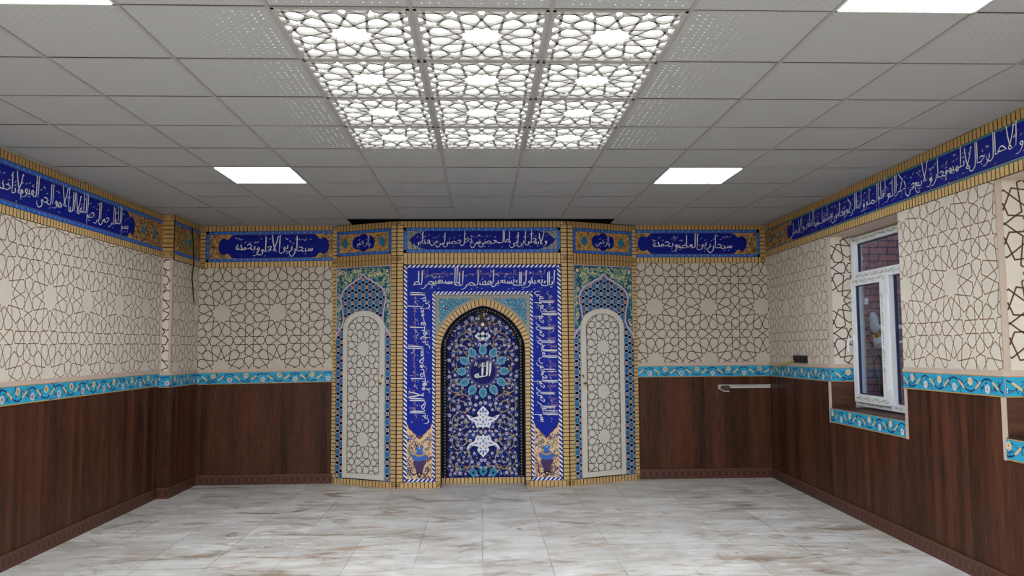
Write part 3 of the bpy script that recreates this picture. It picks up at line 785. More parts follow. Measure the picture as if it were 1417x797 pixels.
for (i, j), lab in zip(LEDS, ('square white LED ceiling panel cut by the top picture edge, on the left', 'square white LED ceiling panel cut by the top picture edge, on the right',
                             'square white LED ceiling panel towards the back wall, on the left', 'square white LED ceiling panel towards the back wall, on the right')):
    x0, x1, y0, y1 = colx[i], colx[i+1], rowy[j], rowy[j+1]
    t = thing('led_panel', ((x0+x1)/2, (y0+y1)/2, H), lab, 'ceiling light', 'LED ceiling panels')
    d_ = MB(); d_.face3([(x0+.012, y0+.012, H-.002), (x1-.012, y0+.012, H-.002), (x1-.012, y1-.012, H-.002), (x0+.012, y1-.012, H-.002)], 'led'); d_.build('diffuser', t)
    f_ = MB(CFm)
    for a in (rectpts(x0+.003, x1-.003, y0+.003, y0+.014), rectpts(x0+.003, x1-.003, y1-.014, y1-.003), rectpts(x0+.003, x0+.014, y0+.003, y1-.003), rectpts(x1-.014, x1-.003, y0+.003, y1-.003)):
        f_.prism(a, .01, -.003, 'white_plastic')
    f_.build('frame', t)

# ---------------------------------------------- walls
ZB = .118                       # baseboard top
def clad(parent, f, u0, u1, zs, star_c, a, wood='wood', panel=True, d=.006, w=.008, ztop=2.56, sheared=None, line_m='groove_light'):
    """star panel above the border strip, moulding, wainscot below it"""
    s0, s1 = zs
    fs = sheared or f
    p = MB(fs, d); p.rect(u0, u1, s1+.036, ztop, 'cream' if line_m == 'groove_light' else 'cream_shaded'); stars(p, rectpts(u0, u1, s1+.036, ztop), star_c, *a, w, line_m); p.build('star_panel', parent, label='cream panel cut with interlaced star lines')
    m_ = MB(fs); m_.box(u0, u1, s1, s1+.02, 0, .02, 'moulding'); m_.box(u0, u1, s1+.02, s1+.036, 0, .012, 'moulding'); m_.build('moulding', parent)
    wd = MB(f, d); wd.rect(u0, u1, ZB-.01, s0+.06, wood); wd.build('wainscot', parent, label='dark brown wood panelling')

def base_pattern(mb, u0, u1):
    mb.rect(u0, u1, ZB-.012, ZB-.008, 'base_line', 1)
    P = .15; h0, h1 = .015, .095; k = math.floor(u0/P)-1; reg = rectpts(u0, u1, 0, ZB)
    while k*P < u1+P:
        b = k*P
        for pts in ([(0, .5), (.12, 1), (.38, 1), (.62, 0), (.88, 0), (1, .5)], [(0, .5), (.12, 0), (.38, 0), (.62, 1), (.88, 1), (1, .5)]):
            q = [(b+x*P, h0+y*(h1-h0)) for x, y in pts]
            for A, B in zip(q, q[1:]):
                r = seg_clip(A, B, reg)
                if r: mb.line(r[0], r[1], .0045, 'base_line', 1)
        k += 1
def baseboard(name, f, u0, u1, extra=()):
    m_ = MB(f, .018); m_.box(u0, u1, 0, ZB, 0, .018, 'baseboard'); base_pattern(m_, u0, u1)
    for g, a, b in extra:
        m_.f = g; m_.box(a, b, 0, ZB, 0, .018, 'baseboard'); base_pattern(m_, a, b)
    return struct(m_.build(name))

# left wall
w_ = MB(); w_.face3([(XL, YR, 0), (XL, YB, 0), (XL, YB, H+.004), (XL, YR, H+.004)], 'plaster'); WL = struct(w_.build('wall_left'))
clad(WL, FL, YR, YC, (1.178, 1.318), (6.40, 1.997), (.6, .645))
# the corner column belongs to the wall
cb = MB(); cb.face3([(XL, YC, 0), (XC, YC, 0), (XC, YC, H+.2), (XL, YC, H+.2)], 'moulding'); cb.face3([(XC, YC, 0), (XC, YB, 0), (XC, YB, H+.2), (XC, YC, H+.2)], 'moulding')
cb.build('corner_column', WL, label='boxed column in the far left corner')
clad(WL, FC, YC, YB, (1.165, 1.297), (9.28, 1.99), (.6, .645), ztop=2.53)
p = MB(FCF, .006); p.rect(.03, .095, 1.335, 2.54, 'cream_light'); stars(p, rectpts(.03, .095, 1.335, 2.54), (.23, 1.99), .645, .645, .011); p.build('star_panel', WL)
p = MB(FCF); p.box(0, .123, 1.3, 1.335, 0, .016, 'moulding'); p.build('moulding', WL)
p = MB(FCF, .006); p.rect(0, .1295, ZB-.01, 1.2, 'wood'); p.build('wainscot', WL)
baseboard('baseboard_left', FL, YR, YC-.018, ((FCF, 0, .123+.018), (FC, YC-.0, YB)))

# back wall
w_ = MB(); w_.face3([(-3.6, YB, 0), (3.8, YB, 0), (3.8, YB, H+.004), (-3.6, YB, H+.004)], 'plaster'); WB = struct(w_.build('wall_back'))
FBL = Frame((0, YB, 0), (1, 0, 0), shear=.012); FBR = Frame((0, YB, 0), (1, 0, 0), shear=.0)
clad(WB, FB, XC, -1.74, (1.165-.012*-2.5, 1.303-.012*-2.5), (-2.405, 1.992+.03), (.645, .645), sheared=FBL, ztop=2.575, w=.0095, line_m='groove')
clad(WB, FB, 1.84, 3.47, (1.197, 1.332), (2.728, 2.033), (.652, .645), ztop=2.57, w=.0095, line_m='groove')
baseboard('baseboard_back', FB, XC, -1.74, ((FB, 1.84, 3.47),))

# rear wall behind the viewer
w_ = MB(); w_.face3([(-3.6, YR, 0), (3.8, YR, 0), (3.8, YR, H+.004), (-3.6, YR, H+.004)], 'plaster'); struct(w_.build('wall_rear'))

# right wall with two window recesses
RD = .235                                      # depth of the recess
uw0, uw1 = YB-7.6, YB-6.17                     # first recess (u along the wall)
un0, un1 = YB-4.915, YB-3.4                    # next recess, mostly out of the picture
ZT = 2.637                                     # recess head
sill = lambda u: .945
w_ = MB(FR)
for a, b in ((0, uw0), (uw1, un0), (un1, YB-YR)): w_.rect(a, b, 0, H+.004, 'plaster')
for a, b in ((uw0, uw1), (un0, un1)):
    w_.rect(a, b, ZT, H+.004, 'plaster'); w_.rect(a, b, 0, .93, 'plaster')
    for u in (a, b): w_.face3([FR.P(u, .9, 0), FR.P(u, .9, -RD-.12), FR.P(u, ZT, -RD-.12), FR.P(u, ZT, 0)], 'moulding')
    w_.face3([FR.P(a, ZT, 0), FR.P(b, ZT, 0), FR.P(b, ZT, -RD-.12), FR.P(a, ZT, -RD-.12)], 'moulding')
w_.rect(un0, un1, .9, ZT, 'plaster') if 0 else w_.face3([FR.P(un0, .9, -RD-.1), FR.P(un1, .9, -RD-.1), FR.P(un1, ZT, -RD-.1), FR.P(un0, ZT, -RD-.1)], 'plaster')
WR = struct(w_.build('wall_right'))
S0, S1 = 1.197, 1.332
clad(WR, FR, 0, uw0, (S0, S1), (.62, 1.98), (.63, .645), sheared=FRS, ztop=ZT-.0*SHR)
clad(WR, FR, uw1, un0, (S0, S1), (YB-5.462, 2.014-.034), (.628, .645), sheared=FRS, ztop=ZT+.0)
clad(WR, FR, un1, YB-YR, (S0, S1), (.62, 1.98), (.63, .645), sheared=FRS, ztop=ZT)
p = MB(FR, .006); p.poly([(un1, S0), (YB-YR, S0), (YB-YR, S1+SHR*(YB-YR)), (un1, S1+SHR*un1)], 'wood'); p.build('wainscot', WR)
p = MB(FR, .006)
for a, b in ((uw0, uw1), (un0, un1)): p.poly([(a, ZB-.01), (b, ZB-.01), (b, .80+SHR*b), (a, .80+SHR*a)], 'wood')
p.build('wainscot', WR, label='dark brown wood panelling under the windows')
# faces of the recesses that look at the viewer
for u in (uw0, un0):
    fr = Frame(FR.P(u, 0, 0), -FR.N, N_=FR.U); zz = SHR*u
    p = MB(fr, .004); p.rect(.04, RD, S1+zz+.036, ZT, 'cream_light'); stars(p, rectpts(.04, RD, S1+zz+.036, ZT), (.05, 1.99+zz), .645, .645, .011); p.build('star_panel', WR)
    p = MB(fr, .004); p.rect(.0, RD, .945+zz, S0+zz+.05, 'wood_flat'); p.build('reveal_lining', WR, label='dark wood lining inside the window recess')
    p = MB(fr); p.box(0, RD, S1+zz, S1+zz+.036, 0, .012, 'moulding'); p.build('moulding', WR)
p = MB(FRS)
for u, z0, z1 in ((uw0, .8, S0), (uw1, .8, S0), (un0, .8, S0)):
    s_ = 1 if u == uw1 else -1
    p.box(min(u, u+s_*.035), max(u, u+s_*.035), z0, z1, 0, .012, 'moulding')
p.build('edge_strip', WR, label='pale vertical edging strip beside the recess')
for a, b in ((uw0, uw1), (un0, un1)):
    p = MB(FR)
    p.face3([FR.P(a, .945+SHR*a, .012), FR.P(b, .945+SHR*b, .012), FR.P(b, .945+SHR*b, -RD-.1), FR.P(a, .945+SHR*a, -RD-.1)], 'wood_flat')
    p.build('window_sill', WR, label='dark brown wooden sill')
baseboard('baseboard_right', FR, 0, YB-YR)

# ---------------------------------------------- floral border strips
def strip(name_label, parts, base, start=0., seed=2):
    m_ = MB(parts[0][0], .008)
    for f, u0, u1, v0, v1 in parts:
        m_.f = f; m_.box(u0, u1, v0, v1, 0, .0075, 'turquoise'); floral(m_, u0, u1, v0, v1, 1, seed, start)
    o = m_.build('floral_border', base=base)
    tag(o, name_label, 'tile border', 'turquoise floral borders'); return o
DW = .0065
FLd = Frame((XL+DW, 0, 0), (0, 1, 0)); FCd = Frame((XC+DW, 0, 0), (0, 1, 0)); FCFd = Frame((XL, YC-DW, 0), (1, 0, 0))
FBd = Frame((0, YB-DW, 0), (1, 0, 0)); FBLd = Frame((0, YB-DW, 0), (1, 0, 0), shear=.012)
FRd = Frame(FR.P(0, 0, DW), FR.U, shear=SHR)
strip('turquoise flowered border strip running along the left wall', [(FLd, YR, YC, 1.178, 1.318)], (XL, 4, 1.178))
strip('short turquoise flowered border strip wrapped round the column in the left corner', [(FCFd, 0, .123, 1.165, 1.3), (FCd, YC, YB, 1.165, 1.297)], (XC, YC, 1.165))
strip('turquoise flowered border strip on the back wall, left of the mihrab', [(FBLd, XC, -1.742, 1.165+.03, 1.303+.03)], (-2.5, YB, 1.165))
strip('turquoise flowered border strip on the back wall, right of the mihrab', [(FBd, 1.842, 3.452, 1.197, 1.332)], (2.6, YB, 1.197))
strip('turquoise flowered border strip on the right wall between back corner and window', [(FRd, 0, uw0, S0, S1)], tuple(FR.P(.8, S0, 0)))
strip('turquoise flowered border strip low under the window sill', [(FRd, uw0+.002, uw1-.002, .805, .94)], tuple(FR.P(2.4, .8, 0)))
strip('turquoise flowered border strip on the pier right of the window', [(FRd, uw1, un0, S0, S1)], tuple(FR.P(3.8, S0, 0)))
strip('low turquoise flowered border strip at the right picture edge', [(FRd, un0+.002, un1, .805, .94)], tuple(FR.P(5, .8, 0)))
strip('turquoise flowered border strip past the next recess, outside the view', [(FRd, un1, YB-YR, S0, S1)], tuple(FR.P(7, S0, 0))) if 0 else None
for u, lab in ((uw0, 'small turquoise flowered border piece inside the window recess, beside the window frame'), (un0, 'small turquoise flowered border piece inside the recess at the right picture edge')):
    fr = Frame(FR.P(u, 0, 0)+.0045*FR.U, -FR.N, N_=FR.U); zz = SHR*u
    strip(lab, [(fr, 0, RD, S0+zz, S1+zz)], tuple(FR.P(u, S0, -.1)), start=-.12)

# ---------------------------------------------- friezes with writing
def frieze(label, f, u0, u1, z0, z1, text, style, base, ends=(True, True), keycorners=True, cart=None, seed=3, th=.93, brick=.065):
    t = thing('inscription_frieze', base, label, 'inscription frieze', 'calligraphy friezes below the ceiling')
    b = MB(f, .012); b.box(u0, u1, z0, z1, .001, .0115, 'mortar')
    bw = brick
    bricks(b, u0, u1, z0, z0+bw, 'u', m='brick_warm'); bricks(b, u0, u1, z1-bw, z1, 'u')
    e0 = bw if ends[0] else 0; e1 = bw if ends[1] else 0
    if ends[0]: bricks(b, u0, u0+bw, z0+bw, z1-bw, 'v')
    if ends[1]: bricks(b, u1-bw, u1, z0+bw, z1-bw, 'v')
    if keycorners:
        for k, u in ((0, u0+bw/2), (1, u1-bw/2)):
            if ends[k]:
                for z in (z0+bw/2, z1-bw/2): key_square(b, u, z, bw*.45)
    b.build('brick_border', t, label='border of narrow ochre bricks with dark joints')
    p = MB(f, .013); a0, a1, c0, c1 = u0+e0, u1-e1, z0+bw, z1-bw
    if style == 'blue':
        bb = .037
        star_band(p, a0, a1, c0, c0+bb, 1); star_band(p, a0, a1, c1-bb, c1, 1)
        if ends[0]: star_band(p, a0, a0+bb, c0, c1, 1)
        if ends[1]: star_band(p, a1-bb, a1, c0, c1, 1)
        i0, i1, j0, j1 = a0+(bb if ends[0] else 0), a1-(bb if ends[1] else 0), c0+bb, c1-bb
    else:
        p.rect(a0, a1, c0, c0+.012, 'teal_line', 1); p.rect(a0, a1, c1-.012, c1, 'teal_line', 1)
        i0, i1, j0, j1 = a0, a1, c0+.012, c1-.012
    p.rect(i0, i1, j0, j1, 'ochre', 1)
    reg = rectpts(i0, i1, j0, j1); vc = (j0+j1)/2; hh = (j1-j0)/2
    cu0, cu1 = cart
    field = lambda u, v: u < cu0+.1 or u > cu1-.1
    n = int(260*((min(cu0+.1, i1)-i0)+max(0, i1-max(cu1-.1, i0)))*(j1-j0)/.25)+10
    curls(p, reg, int(n*2.2), ['ochre_ink', 'ochre_dark', 'ochre_dark'], .016, .006, 2, seed, field)
    specks(p, reg, n//2, ['teal', 'scroll_teal'], .007, 3, seed+1, field)
    if text:
        p.clip = reg
        p.poly(cartouche((cu0+cu1)/2, vc, (cu1-cu0)/2, hh*.985), 'navy', 4)
        specks(p, [(cu0+.12, j0), (cu1-.12, j0), (cu1-.12, j1), (cu0+.12, j1)], int((cu1-cu0)*14), ['ochre', 'teal'], .006, 5, seed+2)
        p.clip = None
    for u, in_ in (((i0, cu0), (i1, cu1)) if text else ()):
        gap_ = abs(in_-u)
        if gap_ > .12:
            s_ = 1 if in_ > u else -1
            for k in ((.3, .7) if gap_ > .3 else (.3,)): lozenge(p, (u+s_*gap_*k, vc), .042, 'teal', 4, 'mosaic_blue', .06)
    if text:
        for k, (tx, r0, r1) in enumerate(text):
            write(p, tx, (r0, vc-hh*th), (-1, 0), (0, 1), r0-r1, 2*hh*th, L=7, w=.082, seed=seed+k)
    if not text:
        for k in (-.07, .07): lozenge(p, ((i0+i1)/2+k, vc), .042, 'teal', 4, 'mosaic_blue', .06)
    p.build('painted_panel', t, label='painted panel with white flowing Arabic lettering' if text else None)
    return t

# left wall: the verse starts at the far end and runs towards the viewer
def lu(x, y): return FL.px(x, y)[0]
cl = lu(184, 330)
frieze('long blue calligraphy frieze on the left wall', FL, 1.2, YC-.015, 2.56, H-.0, [('بسم الله الرحمن الرحیم الله لا اله الا هو الحی القیوم لا تاخذه', lu(174, 335), lu(-8, 250)), ('سنة و لا نوم له ما فی السموات و ما فی الارض', lu(-8, 250)-.1, 3.2)], 'blue',
       (XL, 5, 2.56), (False, False), cart=(1.3, cl), th=.9)
frieze('short ochre frieze piece on the column in the left corner, without lettering', FC, YC, YB-.012, 2.535, H, None, 'blue', (XC, 9, 2.53), (False, False), cart=(YB, YB+1), keycorners=False)
t = thing('brick_frieze_end', (XL+.06, YC, 2.55), 'narrow ochre brick piece topping the column in the left corner', 'brick trim')
p = MB(FCF, .0125); p.box(0, .135, 2.555, H, 0, .012, 'mortar'); bricks(p, .0, .135, 2.62, H-.065, 'v'); bricks(p, 0, .135, 2.555, 2.62, 'u', .135); bricks(p, 0, .135, H-.065, H, 'u', .135)
for u in (.02, .115):
    for z in (2.59, H-.032): key_square(p, u, z, .022)
p.build('brick_face', t)

# back wall
bl0 = XC+.012
f_bl = Frame((0, YB, 0), (1, 0, 0), shear=.010)
q = lambda x, y: f_bl.px(x, y)[0]
frieze('blue calligraphy frieze on the back wall, left of the mihrab', f_bl, bl0, -1.764, 2.553, 3.052, [('سبحان ربی الاعلی و بحمده', q(433, 340), q(327, 340))], 'blue', (-2.5, YB, 2.55), (True, False),
       cart=(q(303, 340), q(456, 340)), seed=5, brick=.07)
q = lambda x, y: FB.px(x, y)[0]
frieze('blue calligraphy frieze on the back wall, right of the mihrab', FB, 1.862, 3.442, 2.563, 3.035, [('سبحان ربی العظیم و بحمده', q(1012, 340), q(903, 340))], 'blue', (2.6, YB, 2.56), (False, True),
       cart=(q(882, 340), q(1033, 340)), seed=8, brick=.07)
# right wall
q = lambda x, y: FR.px(x, y)[0]
c0 = q(1091, 320)
frieze('long blue calligraphy frieze on the right wall above the window', FR, .016, YB-2.4, 2.637, H, [('و الاصال رجال لا تلهیهم تجارة و لا بیع عن ذکر الله و اقام الصلوة و ایتا الزکوة یخافون یوما تتقلب فیه القلوب و الابصار', q(1421, 205), c0+.13), ('یسبح له فیها بالغدو', YB-2.9, q(1421, 205)+.05)], 'teal',
       tuple(FR.P(3, 2.637, 0)), (False, False), cart=(c0, YB-2.45), seed=4, brick=.07, th=.93)

# ---------------------------------------------- mihrab
YM = 8.95; CX = .012
FM = Frame((0, YM, 0), (1, 0, 0)); YN = 9.2; FN = Frame((0, YN, 0), (1, 0, 0))
mih = thing('mihrab', (CX, YM, 0), 'tiled blue and ochre brick mihrab with arched niche and two angled wings', 'prayer niche')
W1 = .978; RO, RI, SI, NI = .898, .858, .572, .478      # outer edge, rope outer, rope inner, inner rope, opening
zt = H-.006
zq = lambda y, x=668: FM.px(x, y)[1]
Z_pl1, Z_pl0 = zq(315), zq(349.7)                        # title plaque
Z_ro = zq(366); Z_ri = zq(370.2)                         # rope at the top of the blue band
Z_s1, Z_s0 = zq(403.3), zq(407.4)                        # inner rope
ZSP, ZAP, ZAO = 1.563, 2.045, 2.122
ARCH = [(1, 0), (.99, .1), (.955, .22), (.88, .39), (.73, .60), (.535, .77), (.31, .90), (.13, .965), (0, 1.0)]
prof = catmull(ARCH, 3)
def arch(hw, zs, za): return [(CX+x*hw, zs+y*(za-zs)) for x, y in prof]           # right half, bottom to apex
inner = arch(NI, ZSP, ZAP); outer = arch(.549, ZSP, ZAO)
mirror = lambda pts: [(2*CX-u, v) for u, v in pts]

# bricks of the middle
b = MB(FM, .0)
def both(fn):
    fn(1); fn(-1)
def rc(s, a, b_): return (CX+s*a, CX+s*b_) if s > 0 else (CX+s*b_, CX+s*a)
BT = .07
for s in (1, -1):
    u0, u1 = rc(s, RO, W1); bricks(b, u0, u1, BT, zt, 'v', .044, m='brick_warm')
    u0, u1 = rc(s, NI, SI-.03); bricks(b, u0, u1, BT, ZSP, 'v', .044, m='brick_warm')
    u0, u1 = rc(s, NI, W1); bricks(b, u0, u1, 0, BT, 'u', .044, m='brick_warm')
    for u in (CX+s*(W1-.026), CX+s*(NI+.026)): key_square(b, u, .036, .022)
    for z in (zt-.03, (Z_pl0+Z_ro)/2): key_square(b, CX+s*(W1-.03), z, .026)
bricks(b, CX-RO, CX+RO, Z_pl1, zt, 'u', .044); bricks(b, CX-RO, CX+RO, Z_ro, Z_pl0, 'u', .044, m='brick_warm', rows=2)
for s in (1, -1):                                        # return of the front to the niche bricks below the spring
    u0, u1 = rc(s, SI-.03, SI-.025); b.rect(u0, u1, BT, ZSP, 'mortar')
for s in (1, -1):
    for a, c in ((W1-.009, W1), (RO-.004, RO+.006), (SI-.036, SI-.028)):
        u0, u1 = rc(s, a, c); b.rect(u0, u1, BT if a < .95 else 0, zt if a > .95 else (Z_ro if a > .8 else ZSP), 'mortar', 10)
b.rect(CX-RO, CX+RO, Z_ro-.003, Z_ro+.006, 'mortar', 10)
b.build('brick_frame', mih, label='ochre brick frame with dark joints')

# brick arch
b = MB(FM, .0)
fine_i = catmull(inner, 6); fine_o = catmull(outer, 6)
for s in (1, -1):
    I = fine_i if s > 0 else mirror(fine_i); O = fine_o if s > 0 else mirror(fine_o)
    b.poly((I+O[::-1]), 'mortar', 0)
    cum = [0]
    for k in range(1, len(I)): cum.append(cum[-1]+math.dist(I[k], I[k-1]))
    n = 17
    at = lambda P, t: tuple(np.interp(t*cum[-1], cum, [p_[c] for p_ in P]) for c in (0, 1))
    for k in range(n):
        t0, t1 = (k+.14)/n, (k+.92)/n
        b.poly([at(I, t0), at(I, t1), at(O, t1), at(O, t0)], 'brick_warm', 4)
b.build('brick_arch', mih, label='pointed arch of radiating ochre bricks')

# title plaque
p = MB(FM, .004)
b4 = .04; a0, a1 = CX-RO, CX+RO
for a in ((a0, a1, Z_pl0, Z_pl0+b4), (a0, a1, Z_pl1-b4, Z_pl1), (a0, a0+b4, Z_pl0, Z_pl1), (a1-b4, a1, Z_pl0, Z_pl1)): star_band(p, *a, 1)
i0, i1, j0, j1 = a0+b4, a1-b4, Z_pl0+b4, Z_pl1-b4; vc = (j0+j1)/2; hh = (j1-j0)/2
p.rect(i0, i1, j0, j1, 'grey_tile', 1)
specks(p, rectpts(i0, i0+.2, j0, j1), 160, ['scroll_teal', 'turq_dark', 'vine_navy'], .006, 2, 1); specks(p, rectpts(i1-.2, i1, j0, j1), 160, ['scroll_teal', 'turq_dark', 'vine_navy'], .006, 2, 2)
half = (i1-i0)/2
cp = [(half-.22, 1.), (half-.17, .93), (half-.15, .78), (half-.12, .82), (half-.09, .62), (half-.05, .3), (half-.02, 0)]
cp = cp+[(x, -y) for x, y in cp[::-1][1:]]; cp = cp+[(-x, y) for x, y in cp[::-1]]
p.poly([(CX+x, vc+y*hh) for x, y in cp], 'navy', 3)
l_ = p
x1 = FM.px(757, 332)[0]; x0 = FM.px(573, 332)[0]
write(l_, 'ولایة علی ابن ابی طالب حصنی فمن دخل حصنی امن من عذابی', (x1, vc-hh*.9), (-1, 0), (0, 1), x1-x0, hh*1.8, L=4, w=.082, seed=12)
p.build('title_panel', mih, label='blue title panel with lobed cartouche and white lettering')

# blue inscription band (three sides) with rope edges
p = MB(FM, .004)
ZR0 = BT
ZC = .56                                                 # where the vase panels begin
for s in (1, -1):
    u0, u1 = rc(s, RI, RO); rope(p, u0, u1, ZR0, Z_ro, 'v', .05, 2)
    u0, u1 = rc(s, SI-.03, SI); rope(p, u0, u1, ZR0, Z_s1, 'v', .046, 2)
    u0, u1 = rc(s, SI-.03, RO); rope(p, u0, u1, ZR0, ZR0+.036, 'u', .05, 3)
    u0, u1 = rc(s, SI, RI); p.rect(u0, u1, ZR0+.03, Z_ri, 'royal', 1)
rope(p, CX-RO, CX+RO, Z_ri, Z_ro, 'u', .05, 3); rope(p, CX-SI, CX+SI, Z_s0, Z_s1, 'u', .046, 3)
p.rect(CX-SI, CX+SI, Z_s1, Z_ri, 'royal', 1)
for z in np.arange(.7, 2.4, .3):                          # tile joints
    for s in (1, -1):
        u0, u1 = rc(s, SI, RI); p.rect(u0, u1, z, z+.0025, 'royal_dark', 2)
l_ = p
hb = RI-SI
kuf = 'بسم الله الرحمن الرحیم الحمد لله رب العالمین الرحمن الرحیم مالک یوم الدین'
zb, zt2 = zq(584), zq(404)
write(l_, kuf, (CX+SI+hb*.56, zb+.1), (0, 1), (1, 0), zt2-zb-.1, hb*.36, 'kufic', 3, .12, False, False)
write(l_, 'بسم الله الرحمن الرحیم الحمد لله رب العالمین الرحمن الرحیم مالک یوم الدین', (CX+SI+hb*.04, zb), (0, 1), (1, 0), zt2-zb, hb*.84, L=5, w=.082, seed=21)
ht = Z_ri-Z_s1
write(l_, 'ایاک نعبد و ایاک نستعین اهدنا الصراط المستقیم صراط', (CX+RI-.14, Z_s1+ht*.62), (-1, 0), (0, 1), 2*RI-.28, ht*.32, 'kufic', 3, .12, False, False)
write(l_, 'ایاک نعبد و ایاک نستعین اهدنا الصراط المستقیم صراط', (CX+RI-.03, Z_s1+ht*.03), (-1, 0), (0, 1), 2*RI-.1, ht*.86, L=5, w=.082, seed=22)
write(l_, 'الذین انعمت علیهم غیر المغضوب علیهم و لا الضالین', (CX-SI-hb*.56, zt2), (0, -1), (-1, 0), zt2-zb-.05, hb*.36, 'kufic', 3, .12, False, False)
write(l_, 'الذین انعمت علیهم غیر المغضوب علیهم و لا الضالین', (CX-SI-hb*.04, zt2), (0, -1), (-1, 0), zt2-zb, hb*.84, L=5, w=.082, seed=23)
p.build('inscription_band', mih, label='royal blue band with white Arabic verses and twisted edging')

# vase panels at the feet of the band
for s in (1, -1):
    u0, u1 = rc(s, SI, RI); uc = (u0+u1)/2; hw = (u1-u0)/2
    p = MB(FM, .004+2*MB.STEP); zb_ = ZR0+.036
    top = [(-1, .86), (-.9, .78), (-.82, .66), (-.62, .6), (-.5, .52), (-.3, .46), (-.16, .36), (0, .3)]
    Zv = lambda y: zb_+(ZC-zb_)*y*1.0
    edge = [(uc+x*hw, .45+y*.32) for x, y in top]; edge = edge+[(2*uc-a, v) for a, v in edge[::-1][1:]]
    p.poly([(u0, zb_), (u1, zb_)]+edge[::-1], 'vase_cream', 1)
    p.ribbon(edge, .008, 'ochre_dark', 2)
    reg = [(u0, zb_), (u1, zb_), (u1, .62), (u0, .62)]
    below = lambda u, v: v < np.interp(u, [e[0] for e in edge], [e[1] for e in edge])-.012
    curls(p, reg, 150, ['vine_navy', 'ochre_ink', 'vase_plum'], .022, .008, 2, 31+s, below)
    specks(p, reg, 110, ['band_blue', 'gold', 'vase_plum', 'scroll_green'], .008, 3, 41+s, below)
    V = lambda pts: [(uc+x, z) for x, z in pts]+[(uc-x, z) for x, z in pts[::-1]]
    p.poly(V([(.012, .12), (.03, .16), (.05, .24), (.075, .29), (.055, .31)]), 'vase_plum', 4)
    p.poly(V([(.02, .30), (.075, .32), (.088, .345), (.06, .385), (.035, .4)]), 'band_blue', 5)
    p.ribbon([(uc-.06, .385), (uc-.03, .365), (uc, .36), (uc+.03, .365), (uc+.06, .385)], .016, 'gold', 6)
    p.poly(V([(.02, .39), (.036, .43), (.04, .46), (.03, .455)]), 'band_blue', 6)
    p.disk((uc, .445), .014, 'pale_blue', 7, 6)
    for k in (-1, 1):
        p.ribbon(catmull([(uc+k*.02, .17), (uc+k*.07, .15), (uc+k*.1, .2), (uc+k*.08, .24)], 4), .013, 'vase_plum', 4)
        p.ribbon(catmull([(uc+k*.02, .5), (uc+k*.06, .52), (uc+k*.1, .48), (uc+k*.09, .43)], 4), .007, 'scroll_green', 4)
        flower(p, (uc+k*.1, .55), .013, 'band_blue', 'white', 4)
    p.disk((uc, .155), .024, 'vase_plum', 4, 8); p.disk((uc, .155), .012, 'vase_cream', 5, 6)
    if s < 0: p.disk((uc, .572), .04, 'vase_plum', 3, 12, .016); p.disk((uc, .572), .028, 'ochre_dark', 4, 10, .008)
    p.build('vase_panel', mih, label='cream tile panel painted with a blue vase and flowers')

# spandrels
for s in (1, -1):
    p = MB(FM, .002)
    O = outer if s > 0 else mirror(outer)
    ue = CX+s*(SI-.03)
    poly = [(ue, ZSP)]+O+[(CX, Z_s0), (ue, Z_s0)]
    p.poly(poly, 'grey_tile', 0)
    ins = arch(.555, ZSP+.05, ZAO+.03); ins = [q_ for q_ in ins if q_[0]-CX < .5]
    I2 = ins if s > 0 else mirror(ins); ue2 = CX+s*.5
    I2 = [q_ for q_ in I2 if q_[1] < Z_s0-.045]
    zz0 = I2[0][1]
    p.poly([(ue2, zz0)]+I2+[(I2[-1][0], Z_s0-.045), (ue2, Z_s0-.045)], 'turq_dark', 1)
    test = lambda u, v, s=s: v > np.interp(abs(u-CX), [x-CX for x, _ in ins][::-1], [z for _, z in ins][::-1])+.006
    reg = rectpts(*sorted((CX+s*.1, ue2)), zz0, Z_s0-.045)
    specks(p, reg, 330, ['pale_blue', 'turquoise', 'white', 'teal'], .0045, 2, 51+s, test, 4)
    flower(p, (CX+s*.41, 2.02), .022, 'vase_plum', 'lilac', 4, 7, 'turquoise')
    # dotted edging
    for k in range(42): 
        p.disk((CX+s*(.006+k*.0125), Z_s0-.008), .004, 'mortar', 1, 4)
        if k < 38: p.disk((CX+s*(SI-.036), Z_s0-.012-k*.0135), .004, 'mortar', 1, 4)
    p.build('spandrel', mih, label='speckled turquoise tile corner above the arch')

# inside of the niche: blue return, back panel
p = MB(FM)
path = [(CX+NI, .0)]+inner; full = path+mirror(path)[::-1]
for k in range(len(full)-1):
    A, B = full[k], full[k+1]
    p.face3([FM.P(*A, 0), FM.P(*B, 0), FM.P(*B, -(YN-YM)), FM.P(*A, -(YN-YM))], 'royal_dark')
p.build('niche_return', mih, label='plain deep blue inner side of the niche')
p = MB(FN, .0)
nb = .072
shape = [(CX-NI, nb), (CX+NI, nb)]+arch(NI, ZSP, ZAP)+mirror(arch(NI, ZSP, ZAP))[::-1][1:]
p.poly(shape, 'black_blue', 0)
NW = .412
ish = arch(NW, ZSP, ZAP-.06)
shape2 = [(CX-NW, nb), (CX+NW, nb)]+ish+mirror(ish)[::-1][1:]
p.poly(shape2, 'niche_navy', 1)
bricks(p, CX-NI, CX+NI, 0, nb, 'u', .044, m='brick_warm')
